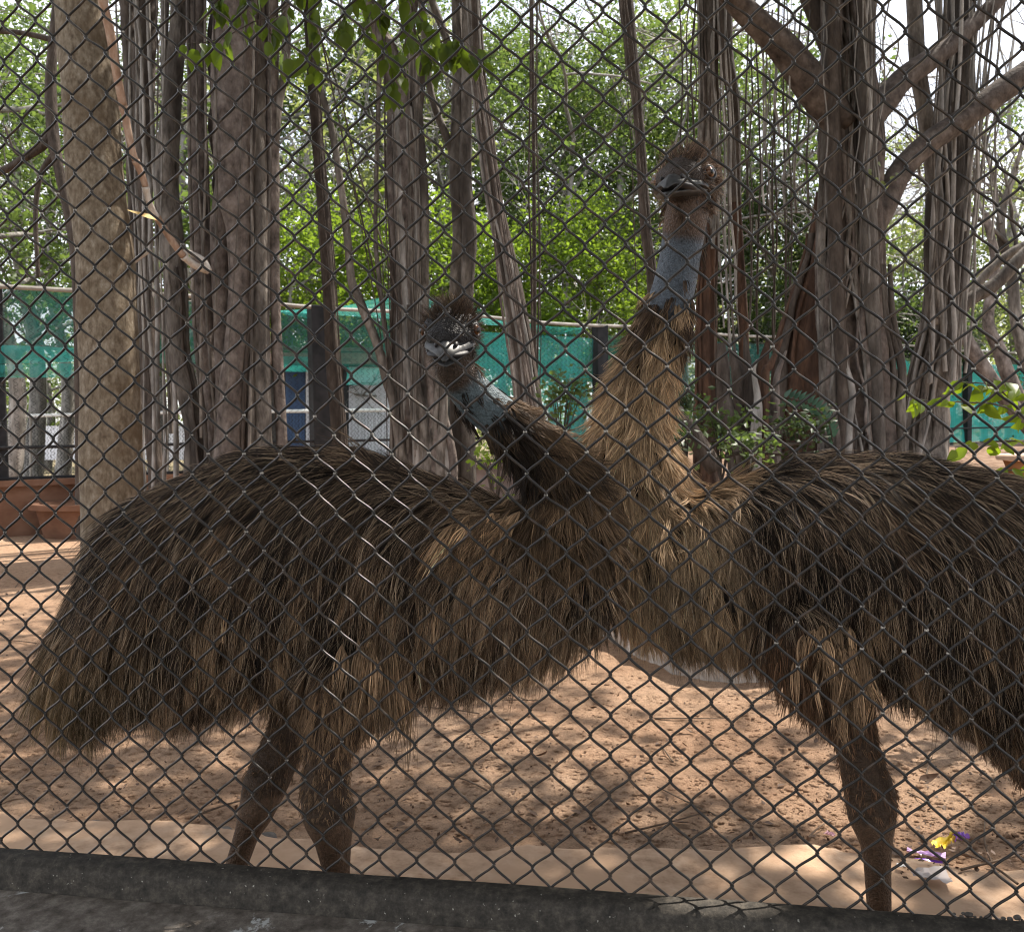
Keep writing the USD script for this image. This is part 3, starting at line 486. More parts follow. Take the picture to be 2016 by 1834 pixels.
strapped(t9, [(1394, 470, 38), (1393, 300, 37), (1395, 200, 36), (1392, 0, 36)], 8.6, 6, 911, (4, 6, 9))
strapped(t9, [(1388, 960, 54), (1388, 850, 46), (1390, 700, 42), (1392, 580, 40), (1394, 455, 39)], 8.6, 5, 912, (5, 7), mats=(BARK_RED, BARK_DARK, BARK_RED))
# --- T10: the great banyan at the right
t10 = thing('banyan_tree', 'great root-wrapped banyan with heavy limbs at right behind the emu back', 'tree', foot(at_d(1690, 900, 8.2)))
obj('trunk', stem([(1695, 950, 175), (1692, 868, 158), (1680, 645, 140), (1674, 528, 128), (1676, 352, 118), (1676, 211, 112), (1668, 100, 90), (1660, 0, 80)], 8.35, 30, 7.5, 0.4, rough=0.16, flute=0.12, nfl=6, seed=101, n=110), LIMB, t10, smooth=True)
strapped(t10, [(1695, 950, 175), (1692, 868, 158), (1680, 645, 140), (1674, 528, 128), (1676, 352, 118), (1676, 211, 112), (1668, 100, 90), (1660, 0, 80)], 8.33, 44, 1011, (4, 5, 6, 8, 10, 14), 0.98, (AERIAL, BARK_GREY, BARK_ROSE), amp=0.26)
for xx, w, mt in ((1640, 30, BARK_DARK), (1706, 36, BARK_GREY)):
    obj('trunk', stem([(xx + 22, 960, w * 1.0), (xx + 20, 800, w * .8), (xx + 8, 560, w * .9), (xx, 300, w), (xx - 2, 0, w)], 8.02, 16, 7.5, 0.4, rough=0.16, flute=0.12, nfl=3, seed=int(xx)), mt, t10, smooth=True)
obj('side_trunk', stem([(1552, 960, 100), (1558, 830, 92), (1566, 692, 76), (1580, 600, 54), (1606, 480, 34), (1618, 380, 20)], 8.5, 20, None, 0.4, rough=0.18, flute=0.12, nfl=4, seed=103), BARK_RED, t10, smooth=True)
obj('side_trunk', stem([(1602, 960, 66), (1602, 830, 60), (1606, 692, 52), (1614, 560, 42), (1622, 450, 30)], 8.36, 16, None, 0.4, rough=0.2, flute=0.15, nfl=4, seed=104), BARK_RED, t10, smooth=True)
obj('limb', stem([(1660, 250, 72), (1610, 185, 72), (1545, 98, 60), (1475, 30, 50), (1425, -25, 44), (1360, -110, 36)], 8.2, 16, None, None, rough=0.1, seed=105, dD=7.8), LIMB, t10, smooth=True)
obj('limb', stem([(1655, 140, 44), (1618, 50, 44), (1590, -20, 38), (1570, -120, 30)], 8.5, 14, None, None, rough=0.15, seed=106), BARK_DARK, t10, smooth=True)
obj('limb', stem([(1690, 250, 70), (1735, 205, 54), (1782, 152, 46), (1835, 116, 40), (1885, 78, 36), (1960, 5, 30), (2040, -90, 24)], 8.3, 14, None, None, rough=0.15, seed=107, dD=8.9), LIMB, t10, smooth=True)
obj('limb', stem([(1705, 460, 56), (1742, 402, 50), (1775, 335, 46), (1828, 282, 45), (1905, 229, 45), (1976, 176, 48), (2060, 120, 46), (2200, 40, 40)], 8.25, 14, None, None, rough=0.12, seed=108, dD=8.6), LIMB, t10, smooth=True)
add_roots(t10, aerial(1610, 1770, 1612, 1760, -10, 560, 7.85, 4.5, 9, 109, wig=8, spread=0.08), None)
add_roots(t10, aerial(1480, 1600, 1490, 1590, 20, 420, 8.3, 4, 8, 110, up=None, wig=5, spread=0.1), None)
for k, (xa, xb) in enumerate(((1740, 1770), (1752, 1775), (1735, 1756))):      # sinuous flank roots at the right foot
    obj('root_leg', stem([(xb + 4, 930, 15), (xb, 800, 14), (xb + 3, 720, 12), (xa + 6, 620, 11), (xa, 520, 8)], 8.1, 10, None, 0.4, rough=0.2, flute=0.2, seed=120 + k), BARK_GREY, t10, smooth=True)
# --- T11
t11 = thing('banyan_tree', 'grey banyan hung with many roots, rightmost of the big trunks', 'tree', foot(at_d(1815, 900, 9.2)))
obj('trunk', stem([(1808, 960, 112), (1816, 880, 98), (1828, 760, 82), (1858, 620, 74), (1868, 460, 66), (1878, 300, 54), (1885, 150, 48), (1885, 0, 46)], 9.2, 22, 7.5, 0.4, rough=0.16, flute=0.16, nfl=5, seed=111), BARK_GREY, t11, smooth=True)
obj('trunk', stem([(1836, 640, 22), (1833, 500, 28), (1836, 352, 28), (1822, 230, 30), (1808, 140, 31), (1800, 0, 30)], 8.9, 14, 7.5, None, rough=0.1, seed=112), BARK_GREY, t11, smooth=True)
add_roots(t11, aerial(1832, 1955, 1828, 1900, -10, 760, 8.95, 7, 15, 113, wig=8, spread=0.12), None)
add_roots(t11, aerial(1900, 1975, 1880, 1950, -10, 480, 8.9, 5, 7, 114, wig=9, spread=0.15), AERIAL)
obj('limb', stem([(1875, 660, 30), (1898, 600, 26), (1958, 560, 26), (2016, 502, 26), (2100, 430, 22)], 9.1, 10, None, None, rough=0.1, seed=115), BARK_GREY, t11, smooth=True)
obj('limb', stem([(1880, 640, 20), (1920, 565, 18), (1980, 505, 17), (2060, 460, 16)], 9.3, 10, None, None, rough=0.1, seed=116), BARK_GREY, t11, smooth=True)
strapped(t11, [(1808, 960, 112), (1816, 880, 98), (1828, 760, 82), (1858, 620, 74), (1868, 460, 66), (1878, 300, 54), (1885, 150, 48), (1885, 0, 46)], 9.2, 18, 1111, (4, 6, 8, 11), amp=0.24)
strapped(t10, [(1552, 960, 100), (1558, 830, 92), (1566, 692, 76), (1580, 600, 54), (1606, 480, 34)], 8.5, 7, 1012, (7, 10, 15), mats=(BARK_RED, BARK_DARK, BARK_RED))
# --- slanting trunks at the far right, in front of the turquoise net
t12 = thing('slanting_tree', 'slanting grey brown stems crossing in front of the turquoise net', 'tree', foot(at_d(2060, 900, 13.5)))
for k, P in enumerate(([(2070, 900, 34), (2016, 828, 32), (1962, 762, 30), (1925, 705, 27), (1900, 660, 24)], [(2060, 880, 34), (2012, 800, 31), (1985, 740, 28), (1968, 690, 26), (1945, 630, 22), (1960, 520, 18), (1940, 420, 14)], [(2080, 880, 26), (2030, 740, 24), (2002, 640, 22), (1992, 540, 20), (1970, 440, 16), (2000, 330, 12)])):
    obj('trunk', stem(P, 13.5 + 0.3 * k, 12, None, 0.3, rough=0.12, seed=130 + k), BARK_ROSE if k < 2 else BARK_GREY, t12, smooth=True)
g = np.random.default_rng(131); tw = []
for q, d in ((at_d(1950, 460, 14), (-.2, 0, 1)), (at_d(1992, 540, 14), (.3, .1, 1)), (at_d(1970, 440, 14), (0, 0, 1)), (at_d(2000, 330, 14), (.2, 0, 1)), (at_d(1985, 480, 14), (-.5, 0, .7))): twigs(q, d, 1.7, 0.035, 3, g, tw, -0.02, 4, 0.5)
obj('branches', cat(tw), BARK_GREY, t12, smooth=True)
# --- slender dark tree at the far left
t13 = thing('slender_tree', 'dark slender tree with drooping limbs left of the tan trunk', 'tree', foot(at_d(150, 900, 9.8)))
for k, P in enumerate(([(158, 900, 20), (152, 560, 18), (136, 430, 18), (116, 330, 20), (104, 262, 24), (100, 150, 20), (112, 0, 16)],)): obj('trunk', stem(P, 9.8, 12, 6.5, rough=0.15, seed=140), BARK_DARK, t13, smooth=True)
for k, P in enumerate(([(104, 262, 22), (85, 285, 20), (50, 310, 16), (0, 338, 14), (-80, 350, 10)], [(112, 82, 12), (60, 68, 11), (0, 62, 10), (-60, 70, 8)], [(108, 300, 12), (80, 345, 11), (70, 420, 10), (75, 545, 8)], [(60, 310, 8), (30, 300, 6), (10, 250, 5)])): obj('limb', stem(P, 9.8, 9, None, None, rough=0.1, seed=141 + k), BARK_DARK, t13, smooth=True)

# --- overhead crowns (they shade the pen) on the near trees
g = np.random.default_rng(77)
GAPS = [(1340, 1040, 0.45, .14), (1420, 1130, 0.35, .09), (1392, 470, 0.45, .12), (985, 1050, 0.25, .13), (885, 690, 0.15, .14), (930, 790, 0.3, .10), (1240, 700, 0.0, .10), (1500, 800, 0.0, .12), (1900, 800, 1.9, .22), (1990, 850, 1.9, .2), (1700, 900, 0.4, .12)]
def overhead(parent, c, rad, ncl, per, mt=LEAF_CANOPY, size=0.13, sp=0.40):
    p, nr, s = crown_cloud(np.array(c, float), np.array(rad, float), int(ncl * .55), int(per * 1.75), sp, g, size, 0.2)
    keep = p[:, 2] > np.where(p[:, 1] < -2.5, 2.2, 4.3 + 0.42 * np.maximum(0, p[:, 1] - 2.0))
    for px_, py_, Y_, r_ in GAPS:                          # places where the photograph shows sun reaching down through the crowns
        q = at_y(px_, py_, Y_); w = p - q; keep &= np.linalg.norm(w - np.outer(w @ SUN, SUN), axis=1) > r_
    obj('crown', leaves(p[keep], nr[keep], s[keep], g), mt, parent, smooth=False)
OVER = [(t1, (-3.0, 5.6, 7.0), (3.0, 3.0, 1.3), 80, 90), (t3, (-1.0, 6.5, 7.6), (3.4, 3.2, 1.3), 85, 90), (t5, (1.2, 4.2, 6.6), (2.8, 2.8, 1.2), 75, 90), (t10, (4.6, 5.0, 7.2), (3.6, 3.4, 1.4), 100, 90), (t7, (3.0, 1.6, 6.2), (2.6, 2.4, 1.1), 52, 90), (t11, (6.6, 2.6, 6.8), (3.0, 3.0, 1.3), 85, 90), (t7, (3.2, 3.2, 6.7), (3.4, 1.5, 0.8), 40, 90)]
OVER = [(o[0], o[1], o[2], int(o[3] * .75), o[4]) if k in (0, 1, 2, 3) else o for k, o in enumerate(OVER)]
OVER += [(t7, (3.7, 3.12, 6.65), (1.9, 0.12, 0.12), 90, 50), (t10, (5.0, -1.2, 5.6), (3.4, 2.2, 1.7), 120, 90), (t7, (1.2, -2.6, 5.2), (3.4, 2.4, 1.5), 130, 90), (t3, (-3.0, -1.6, 5.6), (3.0, 2.6, 1.6), 110, 90), (t10, (4.5, -5.0, 4.0), (4.5, 1.6, 2.2), 150, 90), (t3, (-2.5, -5.5, 4.0), (4.5, 1.6, 2.2), 150, 90), (t7, (3.4, 2.75, 6.6), (2.8, 0.22, 0.2), 90, 70), (t7, (3.3, 2.2, 6.6), (2.8, 0.4, 0.2), 90, 70)]      # unseen leaf masses added to shade the kerb and block sky behind the camera
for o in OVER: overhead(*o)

# ---------------------------------------------------------------- background trees beyond the fence
def back_tree(label, x, D, h, rad, zc, ncl, per, mt, size, sp, bark=AERIAL, name='park_tree', tw_n=5, grp=None, lean=0.0):
    D = max(D, 13.9 / (1 - 0.69 * (x - 1008) / FPX) + 2.2)
    base = at_d(x, 850, D); base[2] = -0.06
    t = thing(name, label, 'tree', base, grp)
    top = base + [lean, 0, h * 0.75]
    obj('trunk', tube(spline(np.array([base, base + [0.15, 0.1, h * 0.25], base + [lean * .6 - 0.1, -0.1, h * 0.5], top]), 22), np.linspace(0.16, 0.05, 22) * (h / 8), 9, True, 0.12, 4, int(x) % 97), bark, t, smooth=True)
    tw = []
    for k in range(tw_n): twigs(base + [lean * .5, 0, h * (0.3 + 0.12 * k)], unit(g.normal(size=3) * [1, 1, .25] + [0, 0, 0.6]), h * 0.3, 0.045 * h / 8, 3, g, tw, 0.0, 3)
    obj('branches', cat(tw), bark, t, smooth=True)
    p, nr, s = crown_cloud(np.array([base[0] + lean, base[1], zc]), np.array(rad, float) * 1.08, int(ncl * (1.15 if mt in (LEAF_BRIGHT, LEAF_DARK) else 0.6)), per, sp, g, size)
    p = p[p[:, 2] > 0.4]; obj('crown', leaves(p, nr[:len(p)], s[:len(p)], g), mt, t, smooth=False)
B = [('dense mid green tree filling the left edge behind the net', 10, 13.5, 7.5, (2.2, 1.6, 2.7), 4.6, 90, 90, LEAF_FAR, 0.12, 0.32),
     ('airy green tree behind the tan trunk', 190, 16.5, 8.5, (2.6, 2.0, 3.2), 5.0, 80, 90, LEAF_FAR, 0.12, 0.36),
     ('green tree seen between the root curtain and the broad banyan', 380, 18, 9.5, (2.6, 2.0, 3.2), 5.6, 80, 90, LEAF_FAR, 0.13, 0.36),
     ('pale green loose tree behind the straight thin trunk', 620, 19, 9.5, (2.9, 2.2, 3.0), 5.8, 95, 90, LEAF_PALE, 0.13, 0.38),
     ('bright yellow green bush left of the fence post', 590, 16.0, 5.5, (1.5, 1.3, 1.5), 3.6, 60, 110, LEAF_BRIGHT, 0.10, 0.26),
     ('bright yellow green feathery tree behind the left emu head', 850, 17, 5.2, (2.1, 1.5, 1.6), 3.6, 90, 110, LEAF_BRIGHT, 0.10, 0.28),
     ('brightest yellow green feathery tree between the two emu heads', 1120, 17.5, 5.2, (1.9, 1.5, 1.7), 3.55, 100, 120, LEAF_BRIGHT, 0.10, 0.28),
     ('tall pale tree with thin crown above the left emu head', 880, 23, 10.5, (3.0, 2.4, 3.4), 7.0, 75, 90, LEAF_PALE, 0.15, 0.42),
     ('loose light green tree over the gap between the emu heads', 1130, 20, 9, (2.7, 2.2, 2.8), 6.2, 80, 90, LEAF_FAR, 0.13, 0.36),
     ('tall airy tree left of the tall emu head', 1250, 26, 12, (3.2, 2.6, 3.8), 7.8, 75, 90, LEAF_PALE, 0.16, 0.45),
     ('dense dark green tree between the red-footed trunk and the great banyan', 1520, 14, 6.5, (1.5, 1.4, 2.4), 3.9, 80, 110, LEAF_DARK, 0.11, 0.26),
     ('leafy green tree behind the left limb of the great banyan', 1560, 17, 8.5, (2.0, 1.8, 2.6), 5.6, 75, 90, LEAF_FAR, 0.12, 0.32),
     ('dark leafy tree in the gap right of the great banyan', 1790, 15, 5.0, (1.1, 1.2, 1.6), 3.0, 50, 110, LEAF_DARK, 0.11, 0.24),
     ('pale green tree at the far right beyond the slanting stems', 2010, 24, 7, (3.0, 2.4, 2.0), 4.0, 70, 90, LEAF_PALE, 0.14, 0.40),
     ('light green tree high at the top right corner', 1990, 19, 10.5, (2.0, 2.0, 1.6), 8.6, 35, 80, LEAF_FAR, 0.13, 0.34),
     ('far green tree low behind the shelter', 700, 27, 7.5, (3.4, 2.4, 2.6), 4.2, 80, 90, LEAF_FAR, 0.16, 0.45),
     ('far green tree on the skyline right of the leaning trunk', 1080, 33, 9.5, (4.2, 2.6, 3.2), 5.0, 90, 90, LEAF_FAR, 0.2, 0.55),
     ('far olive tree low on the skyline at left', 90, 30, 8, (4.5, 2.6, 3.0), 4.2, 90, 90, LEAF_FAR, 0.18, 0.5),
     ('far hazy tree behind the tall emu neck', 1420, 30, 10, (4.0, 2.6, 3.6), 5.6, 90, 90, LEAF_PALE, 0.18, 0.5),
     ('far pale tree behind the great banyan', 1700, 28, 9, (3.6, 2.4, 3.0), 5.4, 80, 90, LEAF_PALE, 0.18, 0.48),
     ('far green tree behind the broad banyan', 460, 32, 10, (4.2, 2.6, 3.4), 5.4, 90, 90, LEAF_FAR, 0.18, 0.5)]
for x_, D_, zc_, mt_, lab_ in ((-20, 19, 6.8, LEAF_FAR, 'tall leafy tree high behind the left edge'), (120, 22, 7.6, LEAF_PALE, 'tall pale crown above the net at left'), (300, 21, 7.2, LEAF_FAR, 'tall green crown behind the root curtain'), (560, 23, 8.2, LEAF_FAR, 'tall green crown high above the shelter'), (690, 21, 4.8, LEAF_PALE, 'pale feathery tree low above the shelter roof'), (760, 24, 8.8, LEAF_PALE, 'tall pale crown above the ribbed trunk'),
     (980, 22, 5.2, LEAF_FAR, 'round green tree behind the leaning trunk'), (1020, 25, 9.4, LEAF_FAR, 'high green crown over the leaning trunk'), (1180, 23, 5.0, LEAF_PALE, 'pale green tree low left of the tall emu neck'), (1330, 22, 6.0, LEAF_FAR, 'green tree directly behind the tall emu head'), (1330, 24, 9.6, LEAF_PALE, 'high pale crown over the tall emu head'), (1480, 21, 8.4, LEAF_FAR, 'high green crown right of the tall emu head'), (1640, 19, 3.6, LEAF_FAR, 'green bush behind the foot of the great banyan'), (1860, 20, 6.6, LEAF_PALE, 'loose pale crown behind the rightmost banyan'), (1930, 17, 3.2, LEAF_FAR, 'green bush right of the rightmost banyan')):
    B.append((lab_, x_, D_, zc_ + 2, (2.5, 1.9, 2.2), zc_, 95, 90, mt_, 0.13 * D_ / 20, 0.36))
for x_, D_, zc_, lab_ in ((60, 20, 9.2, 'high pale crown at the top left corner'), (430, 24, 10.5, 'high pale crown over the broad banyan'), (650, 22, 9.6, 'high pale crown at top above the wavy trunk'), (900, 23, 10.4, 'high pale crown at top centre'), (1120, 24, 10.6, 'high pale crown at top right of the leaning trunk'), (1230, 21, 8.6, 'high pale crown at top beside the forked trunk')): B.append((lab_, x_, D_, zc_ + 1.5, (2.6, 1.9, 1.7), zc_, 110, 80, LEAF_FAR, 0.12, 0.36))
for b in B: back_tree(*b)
hedge_p = []
hg = np.random.default_rng(5)
hx = hg.uniform(-34, 34, 420); hy = hg.uniform(34, 44, 420); hz = hg.uniform(0.2, 5.5, 420)
hc = np.stack([hx, hy, hz], 1); p = np.repeat(hc, 70, 0) + hg.normal(size=(420 * 70, 3)) * [0.8, 0.8, 0.55]
obj('distant_wood', leaves(p, hg.normal(size=p.shape) + [0, 0, .8], 0.34 * (0.7 + 0.6 * hg.random(len(p))), hg), LEAF_PALE, kind='stuff', smooth=False, label='hazy belt of distant woodland closing the view', cat='woodland')

# ================================================================ near chain link fence
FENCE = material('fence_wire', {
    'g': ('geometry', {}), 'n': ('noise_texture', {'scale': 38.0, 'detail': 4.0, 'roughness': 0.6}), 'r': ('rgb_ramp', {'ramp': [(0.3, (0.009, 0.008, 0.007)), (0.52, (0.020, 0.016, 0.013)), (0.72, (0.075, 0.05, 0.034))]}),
    'w': ('attribute', {'attribute': 'knot_glint'}), 'wn': ('noise_texture', {'scale': 120.0, 'detail': 2.0}), 'wl': ('noise_texture', {'scale': 2.3, 'detail': 2.0}), 'wl2': ('map_range', {'from_min': 0.42, 'from_max': 0.68, 'to_min': 0.25, 'to_max': 1.1, 'clamp': True}), 'wm0': ('math', {'math_type': 'multiply'}), 'wm': ('math', {'math_type': 'multiply'}), 'wr': ('rgb_ramp', {'ramp': [(0.28, (0, 0, 0)), (0.42, (1, 1, 1))]}), 'mx': ('mix', {'color2': (0.40, 0.36, 0.31)}), 'nb': ('noise_texture', {'scale': 300.0, 'detail': 3.0}), 'b': ('bump', {'strength': 0.25, 'distance': 0.001}), 'p': ('principled_bsdf', {'roughness': 0.34, 'metallic': 0.0, 'specular_ior_level': 0.4})},  # the pale mix colour is a glint painted at the knots
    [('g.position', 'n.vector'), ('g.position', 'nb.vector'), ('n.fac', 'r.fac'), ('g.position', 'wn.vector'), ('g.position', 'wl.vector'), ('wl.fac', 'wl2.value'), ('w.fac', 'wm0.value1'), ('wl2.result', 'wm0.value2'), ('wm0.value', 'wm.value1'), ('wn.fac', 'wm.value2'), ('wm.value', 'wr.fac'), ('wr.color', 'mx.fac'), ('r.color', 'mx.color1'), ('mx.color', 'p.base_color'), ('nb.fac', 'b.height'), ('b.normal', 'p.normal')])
PZ = 0.07 * 1.0128
def knot(a, b):
    """Where wires interlock: half-columns a, half-rows b, with the slack of an old fence."""
    a, b = np.asarray(a, float), np.asarray(b, float)
    x, z = a * 0.035, 1.879 - b * PZ / 2
    u, w = a / 22.5 - 1, b / 21 - 1
    q = np.stack([a * 0.21, b * 0.17, 0 * a], -1)
    x = x + 0.009 * (meshkit.fbm(q, 2, 3) - 0.5) + 0.0035 * (meshkit.noise(q * 9.1, 8) - 0.5) - KX[0] - KX[1] * u - KX[2] * w - KX[3] * u * w - KX[4] * u * u - KX[5] * u * u * w
    z = z - KZ[0] - KZ[1] * u - KZ[2] * w - KZ[3] * u * w - KZ[4] * u * u - KZ[5] * u * u * w + 0.009 * (meshkit.fbm(q, 2, 5) - 0.5) + 0.005 * (meshkit.noise(q * 9.1, 4) - 0.5)
    y = 0.012 * (meshkit.fbm(q * 0.6, 2, 7) - 0.5)
    return np.stack([x, y, z], -1)
KZ = [-0.0054, 0.0041, -0.00398, 0.00268, 0.0073, 0.00636]; KX = [-0.00366, 0.00156, -0.00258, -0.00098, 0.00637, -0.00021]
fence = thing('chain_link_fence', 'dark chain link fence of diamond mesh standing in front of the emus', 'fence', (0.8, 0, 0.33))
NB = 10
tt = np.linspace(0, 1, NB, endpoint=False)
ease = 0.55 * tt + 0.45 * (0.5 - 0.5 * np.cos(np.pi * tt))
for a in range(-12, 66):
    bs = np.arange(-6, 47); P = []
    for b in bs[:-1]:
        ca, cb = (a, a + 1) if (b - a) % 2 == 0 else (a + 1, a)
        k0, k1 = knot(ca, b), knot(cb, b + 1)
        sg = 1 if cb > ca else -1
        k0 = k0 + [-sg * 0.0016, 0, 0]; k1 = k1 + [sg * 0.0016, 0, 0]
        seg = np.stack([k0[0] + (k1[0] - k0[0]) * ease, k0[1] + (k1[1] - k0[1]) * tt - sg * 0.0024 * np.sin(np.pi * tt) ** 0.5, k0[2] + (k1[2] - k0[2]) * tt], 1)
        P.append(seg)
    W = np.tile(np.clip(1 - np.minimum(tt, 1 - tt) / 0.13, 0, 1), len(P)); P = np.vstack(P); ok = P[:, 2] > 0.322; P, W = P[ok], W[ok]     # pale sun glint painted into the wire colour where wires interlock
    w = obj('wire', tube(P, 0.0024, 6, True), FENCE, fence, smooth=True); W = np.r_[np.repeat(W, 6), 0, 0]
    UsdGeom.PrimvarsAPI(UsdGeom.Mesh(w)).CreatePrimvar('knot_glint', Sdf.ValueTypeNames.FloatArray, 'vertex').Set(Vt.FloatArray.FromNumpy(W.astype(np.float32)))
# ================================================================ emus
def project(p):
    q = np.asarray(p) - CAM; d = q @ FWD
    return np.stack([1008 + FPX * (q @ RIGHT) / d, 917 + FPX * (q @ DOWN) / d], -1)
def ball(c, r, sy=1.0, seg=20):
    r = np.atleast_1d(r).astype(float); s = r if len(r) == 3 else np.array([r[0], r[0] * sy, r[0]])
    return manifold3d.Manifold.sphere(1.0, seg).scale(tuple(s)).translate(tuple(map(float, c)))
def chain(balls):
    return [manifold3d.Manifold.batch_hull([a, b]) for a, b in zip(balls[:-1], balls[1:])]
def skin(manifolds, edge=0.016, it=14):
    m = manifold3d.Manifold.batch_boolean(manifolds, manifold3d.OpType.Add).refine_to_length(edge).to_mesh()
    t = trimesh.Trimesh(m.vert_properties[:, :3].astype(float), m.tri_verts.astype(int), process=True)
    trimesh.smoothing.filter_taubin(t, lamb=0.5, nu=0.52, iterations=it)
    return t
def strands(roots, nrm, d0, length, lift, grav, nstr, spread, g, tree=None, tn=None, clear=0.008, K=8, wave=0.05, splay=0.35, keepout=0.6):
    """Feathers: each a curved guide that drapes over the body, with a fan of barbs along it -> (points [n, K, 3], feather number of each strand, root-to-tip parameter)."""
    n = len(roots); length = np.broadcast_to(length, (n,)); grav = np.broadcast_to(grav, (n,)); p = roots - nrm * 0.006; d = unit(d0 + nrm * np.broadcast_to(lift, (n,))[:, None]); G = [p.copy()]
    drift = g.normal(size=(n, 3)) * wave
    for k in range(K - 1):
        p = p + d * (length / (K - 1))[:, None]
        if tree is not None:
            _, i = tree.query(p); sd = ((p - tree.data[i]) * tn[i]).sum(1); c = clear * (0.5 + g.random(n)) * (0.6 + 0.2 * k)
            push = np.clip(c - sd, 0, None); p = p + tn[i] * push[:, None] * keepout; d = np.where((push > 0)[:, None], d - tn[i] * np.minimum(0, (d * tn[i]).sum(1))[:, None] * 0.9, d)
        d = unit(d + np.array([0, 0, -1.0]) * grav[:, None] + drift); G.append(p.copy())
    G = np.stack(G, 1)                                                     # n, K, 3
    nstr = np.broadcast_to(nstr, (n,)); idx = np.repeat(np.arange(n), nstr); m = len(idx); t = np.linspace(0, 1, K)
    fr = (0.62 + 0.42 * g.random(m)); u = np.clip(t[None] * fr[:, None], 0, 1) * (K - 1); i0 = np.minimum(u.astype(int), K - 2); w = (u - i0)[..., None]
    S = G[idx[:, None], i0] * (1 - w) + G[idx[:, None], i0 + 1] * w
    tan = unit(G[:, -1] - G[:, 0]); side = unit(np.cross(tan, nrm)); s = g.uniform(-1, 1, m); sp = np.broadcast_to(spread, (n,))[idx]
    shape = np.sin(np.pi * np.clip(t, 0, 1) ** 0.7) * 0.8 + 0.25 * t
    S = S + side[idx][:, None] * (s * sp)[:, None, None] * shape[None, :, None] + nrm[idx][:, None] * (g.uniform(-.3, .7, m) * sp * 0.6)[:, None, None] * shape[None, :, None]
    S = S + (g.normal(size=(m, 3)) * (sp * splay)[:, None])[:, None] * (t ** 2)[None, :, None]
    return S, idx
def hair_part(name, S, tint, width, mt, parent, taper=0.25, **kw):
    m, K = S.shape[:2]; w = np.broadcast_to(np.asarray(width), (m,))[:, None] * np.interp(np.linspace(0, 1, K), [0, .15, .55, 1], [.7, 1, .85, taper])[None]
    kw.setdefault('kind', 'stuff'); p, c = curves(name, S.reshape(-1, 3), np.full(m, K), w.ravel(), mt, parent, **kw)
    UsdGeom.PrimvarsAPI(c).CreatePrimvar('tint', Sdf.ValueTypeNames.Color3fArray, 'vertex').Set(Vt.Vec3fArray.FromNumpy(np.clip(tint, 0, 1).reshape(-1, 3).astype(np.float32)))
    return p
FEATHER = material('feather', {'a': ('attribute', {'attribute': 'tint'}), 'p': ('principled_bsdf', {'roughness': 0.55, 'specular_ior_level': 0.14})}, [('a.color', 'p.base_color')])
SKINM = material('emu_skin', {'a': ('attribute', {'attribute': 'tint'}), 'g': ('geometry', {}), 'n': ('noise_texture', {'scale': 160.0, 'detail': 3.0}), 'v': ('voronoi_texture', {'scale': 240.0}), 'r': ('rgb_ramp', {'ramp': [(0.3, (0.65, 0.65, 0.65)), (0.6, (1.12, 1.12, 1.12))]}),
    'm': ('mix', {'mix_type': 'multiply', 'fac': 1.0}), 'b': ('bump', {'strength': 0.7, 'distance': 0.004}), 'p': ('principled_bsdf', {'roughness': 0.6, 'specular_ior_level': 0.22})},
    [('g.position', 'n.vector'), ('g.position', 'v.vector'), ('n.fac', 'r.fac'), ('a.color', 'm.color1'), ('r.color', 'm.color2'), ('m.color', 'p.base_color'), ('v.distance', 'b.height'), ('b.normal', 'p.normal')])
BEAK = rough_mat('beak_horn', [(0.3, (0.018, 0.017, 0.017)), (0.5, (0.04, 0.038, 0.037)), (0.7, (0.085, 0.08, 0.075))], (40, 40, 40), 4.0, 0.48, 0.2, 0.001, None, 0.35)
MOUTH = material('mouth_dark', {'p': ('principled_bsdf', {'base_color': (0.012, 0.009, 0.009), 'roughness': 0.6})}, [])
EYE = material('eye', {'p': ('principled_bsdf', {'base_color': (0.07, 0.026, 0.009), 'roughness': 0.12, 'specular_ior_level': 0.4})}, [])
PUPIL = material('pupil', {'p': ('principled_bsdf', {'base_color': (0.004, 0.004, 0.004), 'roughness': 0.05, 'specular_ior_level': 0.6})}, [])
DK, MB, TN, PT, RB, GY = (np.array(c) for c in ((0.022, 0.0145, 0.010), (0.10, 0.061, 0.036), (0.30, 0.19, 0.108), (0.46, 0.315, 0.185), (0.085, 0.034, 0.014), (0.115, 0.082, 0.058)))
def bezel(c, n, r, tubr, seg=18):
    a = unit(np.cross(n, [0.2, 0.3, 1])); b = np.cross(n, a); ang = np.linspace(0, 2 * np.pi, seg)
    return tube(np.array([c + r * (np.cos(x) * a * 1.15 + np.sin(x) * b * 0.9) for x in ang]), tubr, 6, False)
def loft(rings):
    rings = np.array(rings); n, m = rings.shape[:2]; v = np.vstack([rings.reshape(-1, 3), rings[0].mean(0)[None], rings[-1].mean(0)[None]])
    i, j = np.meshgrid(np.arange(n - 1), np.arange(m), indexing='ij'); k = (j + 1) % m
    q = np.stack([i * m + j, i * m + k, (i + 1) * m + k, (i + 1) * m + j], -1).reshape(-1, 4); j = np.arange(m); k = (j + 1) % m
    return v, np.vstack([q[:, [0, 1, 2]], q[:, [0, 2, 3]], np.stack([np.full(m, n * m), k, j], 1), np.stack([np.full(m, n * m + 1), (n - 1) * m + j, (n - 1) * m + k], 1)])
